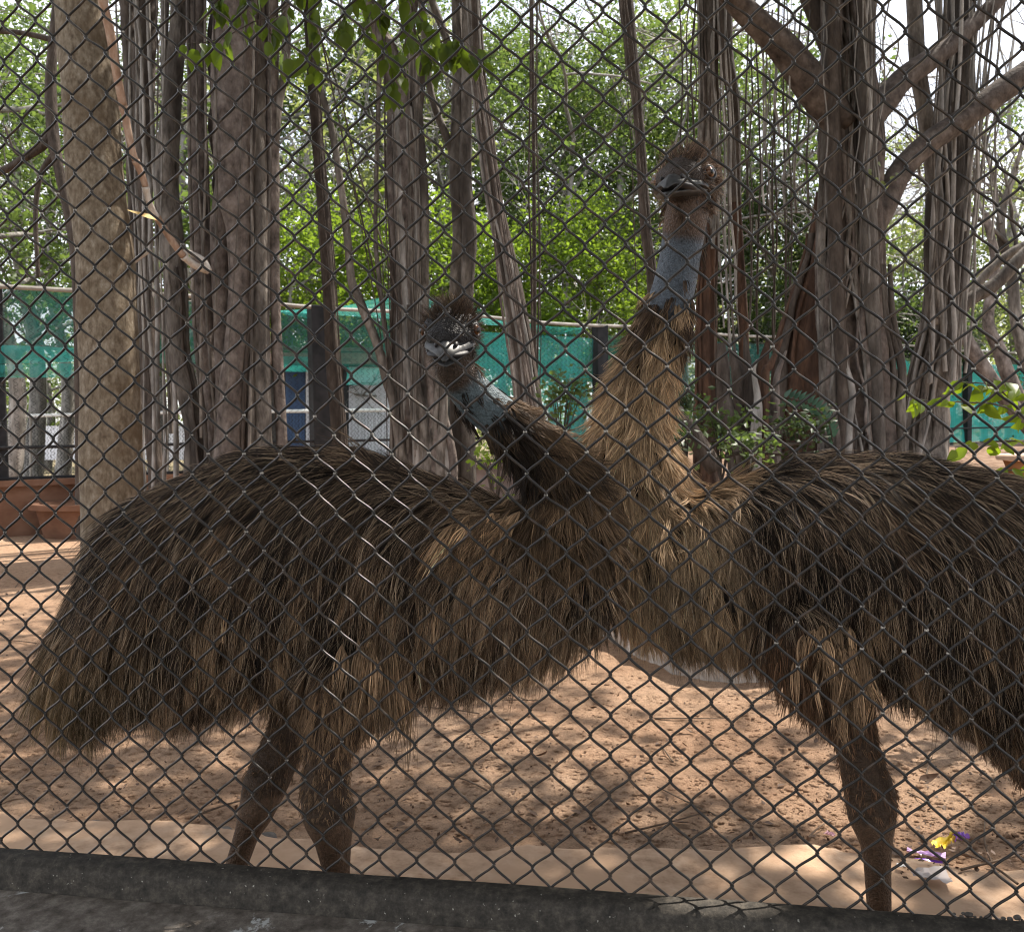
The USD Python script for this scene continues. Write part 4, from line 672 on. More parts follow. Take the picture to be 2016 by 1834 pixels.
def emu(label, Y, body, neck, head, legs, tailv, colour, seed, wing, neck_bare, neck_fe):
    g = np.random.default_rng(seed)
    pos = lambda x, y, dy=0.0: at_y(x, y, Y(x) + dy)
    scale = lambda x, y: (Y(x) - CAM[1]) / ray(x, y)[1] / FPX
    B = [(pos(x, y), r * scale(x, y)) for x, y, r in body]
    N = [(pos(x, y, dy), w / 2 * scale(x, y)) for x, y, w, dy in neck]
    Lg = [[(pos(x, y, dy), w / 2 * scale(x, y)) for x, y, w, dy in L] for L in legs]
    hx, hy, hdy = head['at']; H = pos(hx, hy, hdy); F = unit(np.array(head['fwd'], float)); Rr = unit(np.cross(F, [0, 0, 1])); U = np.cross(Rr, F)
    HS = head['size']; loc = lambda f, r, u: H + (F * f + Rr * r + U * u) * HS
    parts = chain([ball(c, r, 0.82, 28) for c, r in B])
    parts += chain([ball(B[head['chest']][0], B[head['chest']][1] * 0.8, 0.8, 24)] + [ball(c, r) for c, r in N] + [ball(loc(-0.028, 0, -0.006), 0.036 * HS)])
    parts += chain([ball(loc(-0.028, 0, 0.004), 0.041 * HS), ball(loc(0.004, 0, 0.004), 0.042 * HS), ball(loc(0.032, 0, -0.004), 0.030 * HS)])
    for s_ in (-1, 1): parts += chain([ball(loc(-0.004, s_ * 0.022, 0.012), 0.026 * HS), ball(loc(0.03, s_ * 0.016, 0.003), 0.022 * HS)])
    for L in Lg:
        ft = L[-1][0].copy(); ft[2] = 0.055
        parts += chain([ball(c, r) for c, r in L] + [ball(ft, L[-1][1] * 0.95)])
        fd = unit(-np.array(tailv) * [1, 1, 0])
        for ang, ln in ((-0.45, 0.10), (0, 0.13), (0.45, 0.10)):
            dd = np.array([fd[0] * math.cos(ang) - fd[1] * math.sin(ang), fd[0] * math.sin(ang) + fd[1] * math.cos(ang), 0])
            parts += chain([ball(ft - [0, 0, 0.008], 0.022), ball(ft + dd * ln * 0.5 + [0, 0, 0.002], 0.021), ball(ft + dd * ln + [0, 0, -0.008], 0.014)])
    t = skin(parts)
    root = thing('emu', label, 'emu', [B[3][0][0], B[3][0][1], 0.03])
    v, vn = np.array(t.vertices), np.array(t.vertex_normals)
    # which limb a point belongs to: nearest skeleton segment
    segs = [('body', i, B[i], B[i + 1]) for i in range(len(B) - 1)] + [('neck', i, N[i], N[i + 1]) for i in range(len(N) - 1)] + [('head', 0, (loc(-0.03, 0, 0), 0.045), (loc(0.03, 0, 0), 0.04))] + [('leg', i, L[i], L[i + 1]) for L in Lg for i in range(len(L) - 1)]
    def classify(p):
        best, kind, frac = np.full(len(p), 9.0), np.zeros(len(p), int), np.zeros(len(p))
        for k, (nm, i, (a, ra), (b, rb)) in enumerate(segs):
            ab = b - a; s = np.clip((p - a) @ ab / (ab @ ab), 0, 1); d = np.linalg.norm(p - (a + s[:, None] * ab), axis=1) - (ra + (rb - ra) * s)
            m = d < best; best[m] = d[m]; kind[m] = k; frac[m] = s[m]
        nm = np.array([x[0] for x in segs])[kind]; ii = np.array([x[1] for x in segs])[kind]
        return nm, ii + frac, kind
    nm, fr, _ = classify(v)
    # skin colours: dark under the feathers, blue-grey bare neck, brown throat and face, scaly brown shanks
    tint = np.tile(np.array([0.022, 0.016, 0.012]), (len(v), 1))
    nk = nm == 'neck'; lo, hi = neck_bare
    s = fr[nk]; bl = np.clip((s - lo) / 0.35, 0, 1)[:, None] * np.clip((hi - s) / 0.3, 0, 1)[:, None]
    tint[nk] = tint[nk] * (1 - bl) + np.array(colour['blue']) * bl; br = np.clip((s - hi + 0.25) / 0.3, 0, 1)[:, None]; tint[nk] = tint[nk] * (1 - br) + np.array(colour['throat']) * br
    tint[nm == 'head'] = colour['face']
    lg = nm == 'leg'; tint[lg] = np.where((v[lg, 2] < colour['hock'])[:, None], np.array([0.105, 0.063, 0.038]) * (0.8 + 0.4 * g.random((lg.sum(), 1))), [0.05, 0.03, 0.018])
    bm = obj('body', t, SKINM, root, smooth=True)
    mesh_ = UsdGeom.Mesh(bm); UsdGeom.PrimvarsAPI(mesh_).CreatePrimvar('tint', Sdf.ValueTypeNames.Color3fArray, 'vertex').Set(Vt.Vec3fArray.FromNumpy(tint.astype(np.float32)))
    tree = cKDTree(v)
    # ---- body feathers
    def sample(n, want, weight=None):
        pts, fi = trimesh.sample.sample_surface(t, n, seed=int(g.integers(1 << 30))); nn = t.face_normals[fi]; _, k = tree.query(pts); nn = unit(vn[k]); a, b, c = classify(pts); m = a == want
        return pts[m], nn[m], b[m]
    T = unit(np.array(tailv, float))
    def body_tint(p, n_, idx, K, S):
        px = project(p); L = len(p)
        q = np.c_[px / 46.0, np.zeros(L)]; cl = meshkit.fbm(q * [1, .55, 1], 3, seed); fine = g.random(L)
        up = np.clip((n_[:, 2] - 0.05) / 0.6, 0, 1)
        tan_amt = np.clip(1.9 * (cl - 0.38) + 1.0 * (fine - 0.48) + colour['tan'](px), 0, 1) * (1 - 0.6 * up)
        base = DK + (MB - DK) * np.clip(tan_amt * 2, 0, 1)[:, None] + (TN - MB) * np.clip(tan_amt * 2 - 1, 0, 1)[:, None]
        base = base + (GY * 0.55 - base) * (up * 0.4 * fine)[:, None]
        lowr = np.clip((px[:, 1] - colour['low'](px[:, 0])) / 60, 0, 1)[:, None] * (0.4 + 0.5 * fine[:, None]); base = base * (1 - lowr) + RB * 0.8 * lowr
        base = colour['patch'](px, base, g); bk = np.clip((meshkit.fbm(np.c_[px / 62.0, 0 * px[:, 0] + 3.3], 2, seed + 9) - 0.53) / 0.10, 0, 1)[:, None] * 0.6; base = base * (1 - bk)
        m = len(idx); j = g.lognormal(0, 0.5, m)[:, None]; light = (g.random(m) < 0.20)[:, None]
        c = base[idx] * j; c = np.where(light, c * 0.35 + np.array([0.38, 0.275, 0.18]) * 0.9, c)
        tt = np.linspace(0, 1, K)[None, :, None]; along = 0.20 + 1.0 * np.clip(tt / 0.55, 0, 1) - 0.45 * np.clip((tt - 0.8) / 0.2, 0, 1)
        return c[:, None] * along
    p, n_, f_ = sample(13000, 'body')
    top = np.clip((n_[:, 2] + 0.1) / 1.1, 0, 1); side = 1 - top
    rear = np.clip(((p - B[0][0]) @ T) / -0.55, 0, 1)                       # 1 at the front, 0 at the tail
    d0 = T * (0.34 + 0.75 * top)[:, None] + np.array([0, 0, -1.0]) * (0.25 + 0.85 * side)[:, None]
    fld = np.stack([meshkit.fbm(p * 8.5 + 31 * k, 3, seed + k) - 0.5 for k in range(3)], -1)
    d0 = unit(d0 - n_ * (d0 * n_).sum(1)[:, None] * 0.9 + 1.15 * fld + g.normal(0, 0.10, p.shape))
    under = np.clip(-n_[:, 2] - 0.15, 0, 1)
    ln = (0.075 + 0.06 * g.random(len(p)) + 0.085 * (1 - rear) ** 1.5 + 0.04 * top) * (1 + 0.12 * under)
    S, idx = strands(p, n_, d0, ln, 0.15 + 0.13 * g.random(len(p)) - 0.05 * top, 0.12 + 0.12 * g.random(len(p)), 10, 0.0085, g, tree, vn, 0.009, 9)
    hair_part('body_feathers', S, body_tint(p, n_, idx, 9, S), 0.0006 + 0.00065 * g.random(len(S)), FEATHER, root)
    # ---- neck feathers: shaggy below, thin hairs on the bare upper neck
    p, n_, f_ = sample(16000, 'neck'); axis = np.array([N[min(int(f), len(N) - 2)][0] - N[min(int(f), len(N) - 2) + 1][0] for f in f_]); axis = unit(axis)
    keep = g.random(len(p)) < np.interp(f_, [0, neck_fe - 0.6, neck_fe, neck_fe + 0.3, 9], [1, 1, .9, 0.05, 0.0]); p1, n1, f1, a1 = p[keep], n_[keep], f_[keep], axis[keep]
    sel = g.permutation(len(p1))[:2300]; p1, n1, f1, a1 = p1[sel], n1[sel], f1[sel], a1[sel]
    d0 = unit(a1 + 0.25 * np.array([0, 0, -1]) + g.normal(0, 0.22, p1.shape)); d0 = unit(d0 - n1 * (d0 * n1).sum(1)[:, None])
    ln = np.interp(f1, [0, neck_fe - 1, neck_fe + .3], [0.115, 0.09, 0.05]) * (0.7 + 0.6 * g.random(len(p1)))
    S, idx = strands(p1, n1, d0, ln, 0.38, 0.08, 10, 0.0085, g, tree, vn, 0.006, 7, 0.09, 0.5)
    base = colour['neck'](project(p1), f1, g); j = g.lognormal(0, 0.4, len(idx))[:, None]; tt = np.linspace(0, 1, 7)[None, :, None]
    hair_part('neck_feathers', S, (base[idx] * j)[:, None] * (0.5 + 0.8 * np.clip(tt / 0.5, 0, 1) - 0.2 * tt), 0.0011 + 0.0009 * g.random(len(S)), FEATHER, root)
    m = f_ > neck_fe - 0.3; p2, n2, a2 = p[m], n_[m], axis[m]; sel = g.permutation(len(p2))[:4200]; p2, n2, a2 = p2[sel], n2[sel], a2[sel]
    d0 = unit(a2 * 0.8 + g.normal(0, 0.5, p2.shape)); S, idx = strands(p2, n2, d0, 0.014 + 0.010 * g.random(len(p2)), 0.35, 0.02, 2, 0.003, g, None, None, 0, 5)
    hair_part('neck_hairs', S, np.repeat((np.where(g.random(len(S)) < 0.5, 0.26, 0.05)[:, None] * np.array(colour['hair']))[:, None], 5, 1), 0.0007, FEATHER, root)
    # ---- head hair: short on the cheeks, tousled on the crown
    hs, hfi = trimesh.sample.sample_surface(t, 60000, seed=seed); nmh, _, _ = classify(hs); m = (nmh == 'head') | (np.linalg.norm(hs - H, axis=1) < 0.062 * HS); hs = hs[m]; _, k = tree.query(hs); hn = unit(vn[k])
    q = (hs - H) / HS; f0, r0, u0 = q @ F, q @ Rr, q @ U
    face = (f0 > 0.036) | ((np.abs(r0) > 0.03) & (f0 > 0.0) & (f0 < 0.026) & (u0 > -0.004) & (u0 < 0.022)) | (u0 < -0.040) | ((u0 < -0.014) & (f0 > 0.008))
    hs, hn, f0, r0, u0 = hs[~face], hn[~face], f0[~face], r0[~face], u0[~face]; sel = g.permutation(len(hs))[:4200]; hs, hn, f0, r0, u0 = hs[sel], hn[sel], f0[sel], r0[sel], u0[sel]
    crest = np.clip((u0 - 0.022) / 0.02, 0, 1); d0 = unit(-F * 0.55 + U * (0.25 + 1.1 * crest - 0.7 * (u0 < 0))[:, None] + Rr * (np.sign(r0) * 0.35)[:, None] + g.normal(0, 0.3, hs.shape))
    S, idx = strands(hs, hn, d0, HS * (0.016 + 0.016 * crest + 0.012 * g.random(len(hs))), 0.7, 0.03, 4, 0.004, g, None, None, 0, 6, 0.12, 0.8)
    hb = colour['crown'](f0, r0, u0, g)
    hair_part('head_feathers', S, (hb[idx] * g.lognormal(0, .4, len(idx))[:, None])[:, None] * np.linspace(0.8, 1.15, 6)[None, :, None], 0.0008, FEATHER, root)
    # ---- leg hair above the hock
    p, n_, f_ = sample(50000, 'leg'); m = p[:, 2] > colour['hock'] + 0.02; p, n_ = p[m], n_[m]; sel = g.permutation(len(p))[:1300]; p, n_ = p[sel], n_[sel]
    d0 = unit(np.array([0, 0, -1.0]) + T * 0.12 + g.normal(0, 0.18, p.shape)); S, idx = strands(p, n_, d0, 0.018 + 0.02 * g.random(len(p)) * 0.6 + 0.06 * np.clip((p[:, 2] - colour['hock'] - 0.16) / .1, 0, 1), 0.12, 0.06, 5, 0.006, g, tree, vn, 0.003, 6)
    lb = colour['leg'](project(p), g); hair_part('leg_feathers', S, np.repeat((lb[idx] * g.lognormal(0, .4, len(idx))[:, None])[:, None], 6, 1), 0.0010, FEATHER, root)
    # ---- little wing: a tuft of long pale plumes hanging on the flank
    for (x0, y0, x1, y1, wd, ln, nw, mixc) in wing:
        pts = np.array([pos(x0 + (x1 - x0) * u + g.normal(0, wd), y0 + (y1 - y0) * u + g.normal(0, wd * .5)) for u in g.random(nw)]); _, k = tree.query(pts - [0, 0.2, 0])
        near = v[vn[:, 1] < -0.15]; kt = cKDTree(near[:, [0, 2]]); dd, kk = kt.query(pts[:, [0, 2]]); pr = near[kk].copy(); _, k = tree.query(pr); wn = vn[k]; pr = pr + wn * 0.035 + g.normal(0, 0.006, pr.shape)
        d0 = unit(np.array([0, 0, -1.0]) + T * mixc + g.normal(0, 0.16, pr.shape)); S, idx = strands(pr, wn, d0, ln * (0.6 + 0.6 * g.random(len(pr))), 0.22, 0.14, 11, 0.012, g, tree, vn, 0.02, 9)
        base = (TN * 0.75)[None] * g.lognormal(0, 0.4, (len(pr), 1)); c = base[idx] * g.lognormal(0, 0.35, len(idx))[:, None]; tt = np.linspace(0, 1, 9)[None, :, None]
        hair_part('wing_feathers', S, c[:, None] * (0.6 + 0.7 * np.clip(tt / .4, 0, 1) - 1.05 * np.clip((tt - 0.72) / .28, 0, 1)).clip(0.08, 2), 0.0012 + 0.001 * g.random(len(S)), FEATHER, root)
    # ---- beak, mouth, eyes
    op = head['open']; ts = np.linspace(0, 1, 12)
    def mandible(upper):
        rings = []
        for s_ in ts:
            f = 0.016 + 0.074 * s_; wd = np.interp(s_, [0, .25, .55, .8, .94, 1], [0.044, 0.041, 0.029, 0.018, 0.010, 0.003]); ht = np.interp(s_, [0, .3, .6, .85, 1], [0.030, 0.025, 0.018, 0.013, 0.004]); dp = -0.014 - 0.008 * s_ ** 2 - (0.006 if s_ > 0.9 and upper else 0) * (s_ - 0.9) / 0.1
            ring = []
            for a in np.linspace(0, 2 * np.pi, 22, endpoint=False):
                c_, s2 = math.cos(a), math.sin(a)
                if upper: uu = dp + (ht * (max(s2, 0) ** 0.9) * (1 - 0.42 * abs(c_) ** 0.7) if s2 > 0 else 0.003 * s2) + 0.004 * math.exp(-(c_ / 0.16) ** 2) * (s2 > 0)
                else: uu = dp - op * (0.25 + 0.75 * s_) + (0.0025 * s2 if s2 > 0 else 0.011 * s2 * (1 - 0.75 * s_))
                ring.append(loc(f - (0.004 if not upper else 0) * s_, wd * c_ * (1 if upper else 0.95), uu))
            rings.append(ring)
        return loft(rings)
    ub = obj('upper_beak', mandible(True), BEAK, root, smooth=40); obj('lower_beak', mandible(False), BEAK, root, smooth=40)
    m = trimesh.creation.icosphere(2, 1.0); q = np.array(m.vertices) * [0.036, 0.035, 0.004 + op * 0.30]; obj('mouth', (np.array([loc(0.048 + a, b, -0.0165 - op * 0.35 + c_) for a, b, c_ in q]), np.array(m.faces)), MOUTH, root, smooth=True)
    for s_ in (-1, 1):
        q = np.array(m.vertices) * [0.0085, 0.0035, 0.0045]; obj('nostril', (np.array([loc(0.060 + a + 0.2 * 0, s_ * 0.0165 + b, -0.006 + c_) for a, b, c_ in q]), np.array(m.faces)), MOUTH, ub, smooth=True)
        ec = loc(0.012, s_ * 0.0405, 0.010); en = unit(F * 0.45 + Rr * s_ * 0.9 + U * 0.05)
        q = np.array(m.vertices) * 0.0105 * HS; e = obj('eye', (q + ec, np.array(m.faces)), EYE, root, smooth=True)
        pc = ec + en * 0.0052 * HS; q = np.array(m.vertices) * 0.0062 * HS; obj('pupil', (q + pc, np.array(m.faces)), PUPIL, e, smooth=True)
        obj('eyelid', bezel(ec + en * 0.004 * HS, en, 0.0105 * HS, 0.0025 * HS), MOUTH, root, smooth=True)
    return root
def blend(a, b, t): return a[None] * (1 - t[:, None]) + b[None] * t[:, None]
# left emu, facing right, neck bent back towards the camera
def patch1(px, base, g):
    x, y = px.T
    t = np.exp(-((x - 1140) / 70) ** 2 - ((y - 1250) / 50) ** 2) * 0.7; base = base * (1 - t[:, None]) + TN * 0.85 * t[:, None]
    t = np.exp(-((x - 975) / 60) ** 2 - ((y - 1080) / 60) ** 2) * 0.8; base = base * (1 - t[:, None]) + TN * 1.15 * t[:, None]  # tan shoulder feathers, sunlit brightness put into their colour
    t = np.exp(-((x - 1130) / 90) ** 2 - ((y - 1180) / 130) ** 2) * 0.3; base = base * (1 - t[:, None]) + TN * 0.5 * t[:, None]
    t = np.clip((330 - x) / 160, 0, 1) * np.clip((y - 1150) / 150, 0, 1) * 0.55; return base * (1 - t[:, None]) + np.array([0.20, 0.135, 0.06]) * t[:, None]
def neck1(px, f, g):
    dark = np.clip((f - 0.9) / 1.2, 0, 1) * np.clip(1 - (px[:, 0] - 1010 - (px[:, 1] - 850) * 0.9) / 60, 0.15, 1); c = meshkit.fbm(np.c_[px / 30.0, 0 * f], 3, 4)
    return blend(TN * 0.5, DK * 0.7, np.clip(dark + 2.2 * (c - 0.42), 0, 1))
def crown1(f0, r0, u0, g):
    c = blend(DK * 1.1, MB * 0.9, g.random(len(f0)) ** 2); t = np.clip((u0 - 0.043) / 0.006, 0, 1) * 0.6; return c * (1 - t[:, None]) + np.array([0.16, 0.11, 0.035]) * t[:, None]
emu('left emu facing right with its blue grey neck bent back over its shoulder', lambda x: 0.42,
    [(160, 1300, 66), (260, 1220, 118), (390, 1160, 206), (540, 1120, 230), (690, 1118, 222), (840, 1142, 188), (970, 1150, 160), (1085, 1150, 112)],
    [(1110, 1050, 180, 0.0), (1112, 960, 124, -0.02), (1062, 890, 98, -0.04), (1002, 838, 86, -0.06), (950, 796, 82, -0.08), (912, 755, 74, -0.11), (890, 716, 72, -0.14)],
    dict(at=(888, 660, -0.17), fwd=(0.09, -1.0, -0.25), open=0.015, chest=6, size=1.2),
    [[(690, 1290, 200, -0.10), (672, 1400, 130, -0.11), (645, 1485, 84, -0.12), (639, 1560, 88, -0.12), (648, 1602, 98, -0.12), (655, 1646, 70, -0.12), (662, 1710, 50, -0.12)],
     [(640, 1280, 190, 0.08), (600, 1390, 110, 0.06), (548, 1490, 84, 0.03), (522, 1545, 88, 0.0), (506, 1593, 70, -0.02), (486, 1640, 48, -0.03), (468, 1695, 43, -0.04), (448, 1760, 42, -0.06)]],
    (-1, 0.02, -0.28),
    dict(blue=(0.10, 0.125, 0.135), throat=(0.06, 0.040, 0.028), face=(0.018, 0.015, 0.014), hair=(0.5, 0.5, 0.5), hock=0.30, tan=lambda px: 0.10 * np.clip((px[:, 1] - 1000) / 300, -1, 1), low=lambda x: np.interp(x, [100, 300, 700, 1000, 1200], [1480, 1330, 1340, 1290, 1260]), patch=patch1, neck=neck1, crown=crown1, leg=lambda px, g: blend(MB * 1.2, TN * 1.1, np.clip((px[:, 0] - 560) / 80, 0, 1) * g.random(len(px)))),
    301, [(770, 1230, 830, 1280, 14, 0.17, 70, 0.12), (930, 1040, 1030, 1020, 10, 0.13, 60, 0.75)], (2.9, 5.3), 3.5)
# right emu, facing left, neck upright
def patch2(px, base, g):
    x, y = px.T; c = meshkit.fbm(np.c_[px / 34.0, 0 * x], 3, 9)
    t = np.clip((1480 - x + (y - 1100) * 0.10) / 130, 0, 1) * np.clip(1.25 - np.clip((y - 1180) / 220, 0, 1) * 0.6, 0, 1) * np.clip(1.5 - 1.6 * np.abs(c - 0.45), 0.3, 1); t = np.clip(t, 0, 0.95)
    return base * (1 - t[:, None]) + (PT * 0.88) * t[:, None] * (0.7 + 0.6 * g.random((len(x), 1)))
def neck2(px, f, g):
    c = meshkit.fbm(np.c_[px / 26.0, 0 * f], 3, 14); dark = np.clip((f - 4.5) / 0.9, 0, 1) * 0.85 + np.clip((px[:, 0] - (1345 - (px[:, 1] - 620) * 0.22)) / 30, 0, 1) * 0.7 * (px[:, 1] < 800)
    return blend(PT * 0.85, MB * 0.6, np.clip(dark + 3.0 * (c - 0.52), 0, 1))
def crown2(f0, r0, u0, g):
    c = blend(DK * 1.5, np.array([0.23, 0.145, 0.095]), g.random(len(f0)) ** 1.2); t = (np.clip((r0 - 0.02) / 0.02, 0, 1) * (u0 < 0.02) * 0.8); return c * (1 - t[:, None]) + np.array([0.34, 0.22, 0.16]) * t[:, None]
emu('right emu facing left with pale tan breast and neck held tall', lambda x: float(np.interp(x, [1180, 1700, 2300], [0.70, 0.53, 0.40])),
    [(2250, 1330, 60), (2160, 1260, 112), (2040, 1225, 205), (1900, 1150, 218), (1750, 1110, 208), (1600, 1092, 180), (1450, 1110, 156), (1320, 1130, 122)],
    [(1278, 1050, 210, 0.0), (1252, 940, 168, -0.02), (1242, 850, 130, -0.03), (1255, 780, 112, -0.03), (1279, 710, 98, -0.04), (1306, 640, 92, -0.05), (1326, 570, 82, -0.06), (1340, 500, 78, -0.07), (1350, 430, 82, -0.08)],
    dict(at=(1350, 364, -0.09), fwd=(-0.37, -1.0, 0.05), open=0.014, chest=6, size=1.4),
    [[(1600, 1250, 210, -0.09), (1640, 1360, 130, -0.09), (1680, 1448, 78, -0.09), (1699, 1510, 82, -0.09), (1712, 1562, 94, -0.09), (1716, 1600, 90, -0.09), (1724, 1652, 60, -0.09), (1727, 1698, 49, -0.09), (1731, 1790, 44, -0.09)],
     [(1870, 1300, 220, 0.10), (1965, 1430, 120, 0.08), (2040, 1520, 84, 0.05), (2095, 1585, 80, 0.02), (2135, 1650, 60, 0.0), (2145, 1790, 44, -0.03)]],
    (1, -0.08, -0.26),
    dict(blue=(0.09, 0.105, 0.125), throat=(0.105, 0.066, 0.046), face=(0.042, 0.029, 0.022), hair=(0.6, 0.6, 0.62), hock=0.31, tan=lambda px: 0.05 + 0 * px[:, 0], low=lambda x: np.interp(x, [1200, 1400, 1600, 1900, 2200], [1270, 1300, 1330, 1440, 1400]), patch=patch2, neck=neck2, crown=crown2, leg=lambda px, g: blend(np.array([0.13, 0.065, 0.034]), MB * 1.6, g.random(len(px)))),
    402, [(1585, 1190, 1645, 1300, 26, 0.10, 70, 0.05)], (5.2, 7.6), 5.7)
# ================================================================ details
g = np.random.default_rng(404)
def leaf_blade(length, width, g, curl=0.2, heart=True, n=5):
    """A leaf with a midrib fold and a pointed tip, lying along +x with its stalk at the origin."""
    t = np.linspace(0, 1, n); w = np.interp(t, [0, .12, .35, .65, .9, 1], [0.25 if heart else 0.08, 0.78, 1, .68, .2, 0]) * width / 2
    z = -curl * length * t ** 2; x = t * length; fold = 0.28
    v, f = [], []
    for k in range(n): v += [[x[k], -w[k], z[k] + fold * w[k]], [x[k], 0, z[k]], [x[k], w[k], z[k] + fold * w[k]]]
    for k in range(n - 1):
        a = 3 * k
        for s in (0, 1): f += [[a + s, a + s + 3, a + s + 4], [a + s, a + s + 4, a + s + 1]]
    return np.array(v), np.array(f)
def place_leaf(p, along, up, length, width, g, curl=0.2, heart=True):
    v, f = leaf_blade(length, width, g, curl, heart); X = unit(along); Y = unit(np.cross(up, X)); Z = np.cross(X, Y)
    return p + v[:, :1] * X + v[:, 1:2] * Y + v[:, 2:3] * Z, f
def leafy_branch(name, label, twigs_px, D, leaf_px, mt, bark, step, seed, droop, stalk=0.35):
    g = np.random.default_rng(seed); t = thing(name, label, 'branch', at_d(twigs_px[0][0][0], twigs_px[0][0][1], D))
    for tw in twigs_px:
        P = np.array([at_d(x, y, D + g.normal(0, .05)) for x, y in tw]); n = max(10, int(np.linalg.norm(np.diff(np.array(tw, float), axis=0), axis=1).sum() / step)); s = spline(P, n)
        s[:, 1] += np.cumsum(g.normal(0, 0.006, n)); obj('twig', tube(s, np.linspace(0.0045, 0.0018, n), 5, True), bark, t, smooth=True)
        for k in range(1, n):
            for _ in range(int(g.integers(1, 3))):
                a = g.uniform(-1, 1, 3); d = unit(np.array([a[0], a[1] * .7, 0.2 * a[2]]) + [0, 0, -droop]); L = leaf_px * D / FPX * (0.65 + 0.6 * g.random()); st = s[k] + d * L * stalk + [0, 0, 0.004]
                st = st + g.normal(0, 0.01, 3); up = unit(np.array([0.2, -0.7, 0.6]) + g.normal(0, .5, 3))
                lv = place_leaf(st, d + [0, 0, -0.3 * droop], up, L, L * (0.62 + 0.12 * g.random()), g, 0.12 + .25 * g.random())
                stk = tube(np.array([s[k], (s[k] + st) / 2 + [0, 0, .006], st]), 0.0011, 3, False)
                obj('leaf', cat([lv, stk]), mt, t, smooth=True)
    return t
leafy_branch('hanging_branch', 'overhanging leafy sprays of yellow green leaves at the top of the view', [
    [(640, -70), (565, 15), (485, 55), (420, 78), (368, 84)], [(650, -70), (615, 30), (606, 90), (625, 135)], [(770, -80), (745, 30), (765, 120), (778, 190)], [(775, -80), (830, 40), (890, 95), (950, 112)], [(700, -80), (690, 10), (668, 62)], [(812, 50), (842, 110), (856, 130)],
    [(560, -60), (500, 0), (470, 25)], [(720, -70), (735, 0), (715, 60)], [(800, -60), (812, 30), (790, 100)], [(560, 20), (530, 60), (560, 100)], [(470, -60), (440, -10), (425, 10)], [(860, 90), (900, 70), (930, 95)]], 4.6, 36, LEAF_HANG, BARK_DARK, 17, 21, 1.0)
leafy_branch('young_branch', 'bright young green leafy branch at lower right behind the emu back', [
    [(2090, 900), (1990, 806), (1905, 792), (1840, 790), (1790, 780)], [(2040, 850), (1965, 765), (1890, 752)], [(2060, 870), (1960, 868), (1872, 880)], [(2090, 930), (1990, 925), (1925, 935)], [(2080, 800), (2000, 770), (1955, 745)], [(2100, 980), (2020, 960), (1995, 985)]], 3.6, 35, LEAF_YOUNG, BARK_GREY, 27, 22, 0.3, 0.25)
# bent dead stem beside the tan trunk and the yellow leaf caught on it
STEM = rough_mat('dry_stem', [(0.3, (0.17, 0.105, 0.07)), (0.5, (0.27, 0.18, 0.13)), (0.75, (0.40, 0.33, 0.27))], (14, 14, 5), 5.0, 0.6, 0.3, 0.003)
PALESTEM = rough_mat('peeled_stem', [(0.3, (0.30, 0.26, 0.22)), (0.6, (0.48, 0.44, 0.40))], (14, 14, 14), 4.0, 0.55, 0.2, 0.002)
st = thing('bent_stem', 'pale jointed stem bending down from the tan trunk to the broad banyan', 'stem', at_d(290, 400, 7.4))
SP = [(196, -60, 19), (202, 0, 19), (218, 70, 18), (229, 141, 17), (243, 211, 16), (261, 299, 14), (282, 352, 13), (296, 405, 13), (317, 440, 14), (352, 493, 14), (380, 520, 14), (410, 533, 15)]
Pp = np.array([at_d(x, y, 7.0 + 1.2 * i / 11) for i, (x, y, w) in enumerate(SP)]); Rr_ = np.array([w * (7.0 + 1.2 * i / 11) / FPX / 2 for i, (x, y, w) in enumerate(SP)])
s_ = spline(np.c_[Pp, Rr_], 120)
for a, b in ((0, 44), (43, 58), (57, 69), (68, 84), (83, 102), (101, 120)):
    seg = s_[a:b].copy(); seg[:2, 3] *= 1.16; obj('stem_joint', tube(seg[:, :3], seg[:, 3], 10, True, 0.05, 12, a), PALESTEM if a in (68, 101) else STEM, st, smooth=True)
obj('side_shoot', stem([(412, 533, 12), (404, 516, 11), (392, 506, 10), (363, 493, 9)], 8.1, 8, None, None, seed=9), PALESTEM, st, smooth=True)
obj('side_shoot', stem([(297, 492, 8), (275, 506, 10), (258, 520, 10)], 8.0, 8, None, None, seed=10), PALESTEM, st, smooth=True)
YEL = material('yellow_leaf', {'g': ('geometry', {}), 'n': ('noise_texture', {'scale': 30.0}), 'r': ('rgb_ramp', {'ramp': [(0.3, (0.42, 0.24, 0.06)), (0.7, (0.62, 0.44, 0.16))]}), 'p': ('principled_bsdf', {'roughness': 0.6})}, [('g.position', 'n.vector'), ('n.fac', 'r.fac'), ('r.color', 'p.base_color')])
p0 = at_d(312, 434, 7.62); tag(obj('fallen_leaf', place_leaf(p0, at_d(254, 420, 7.55) - p0, (0.1, -0.5, 0.9), 0.25, 0.11, g, -0.1), YEL, smooth=True), 'yellow dead leaf caught on the bent pale stem', 'leaf')
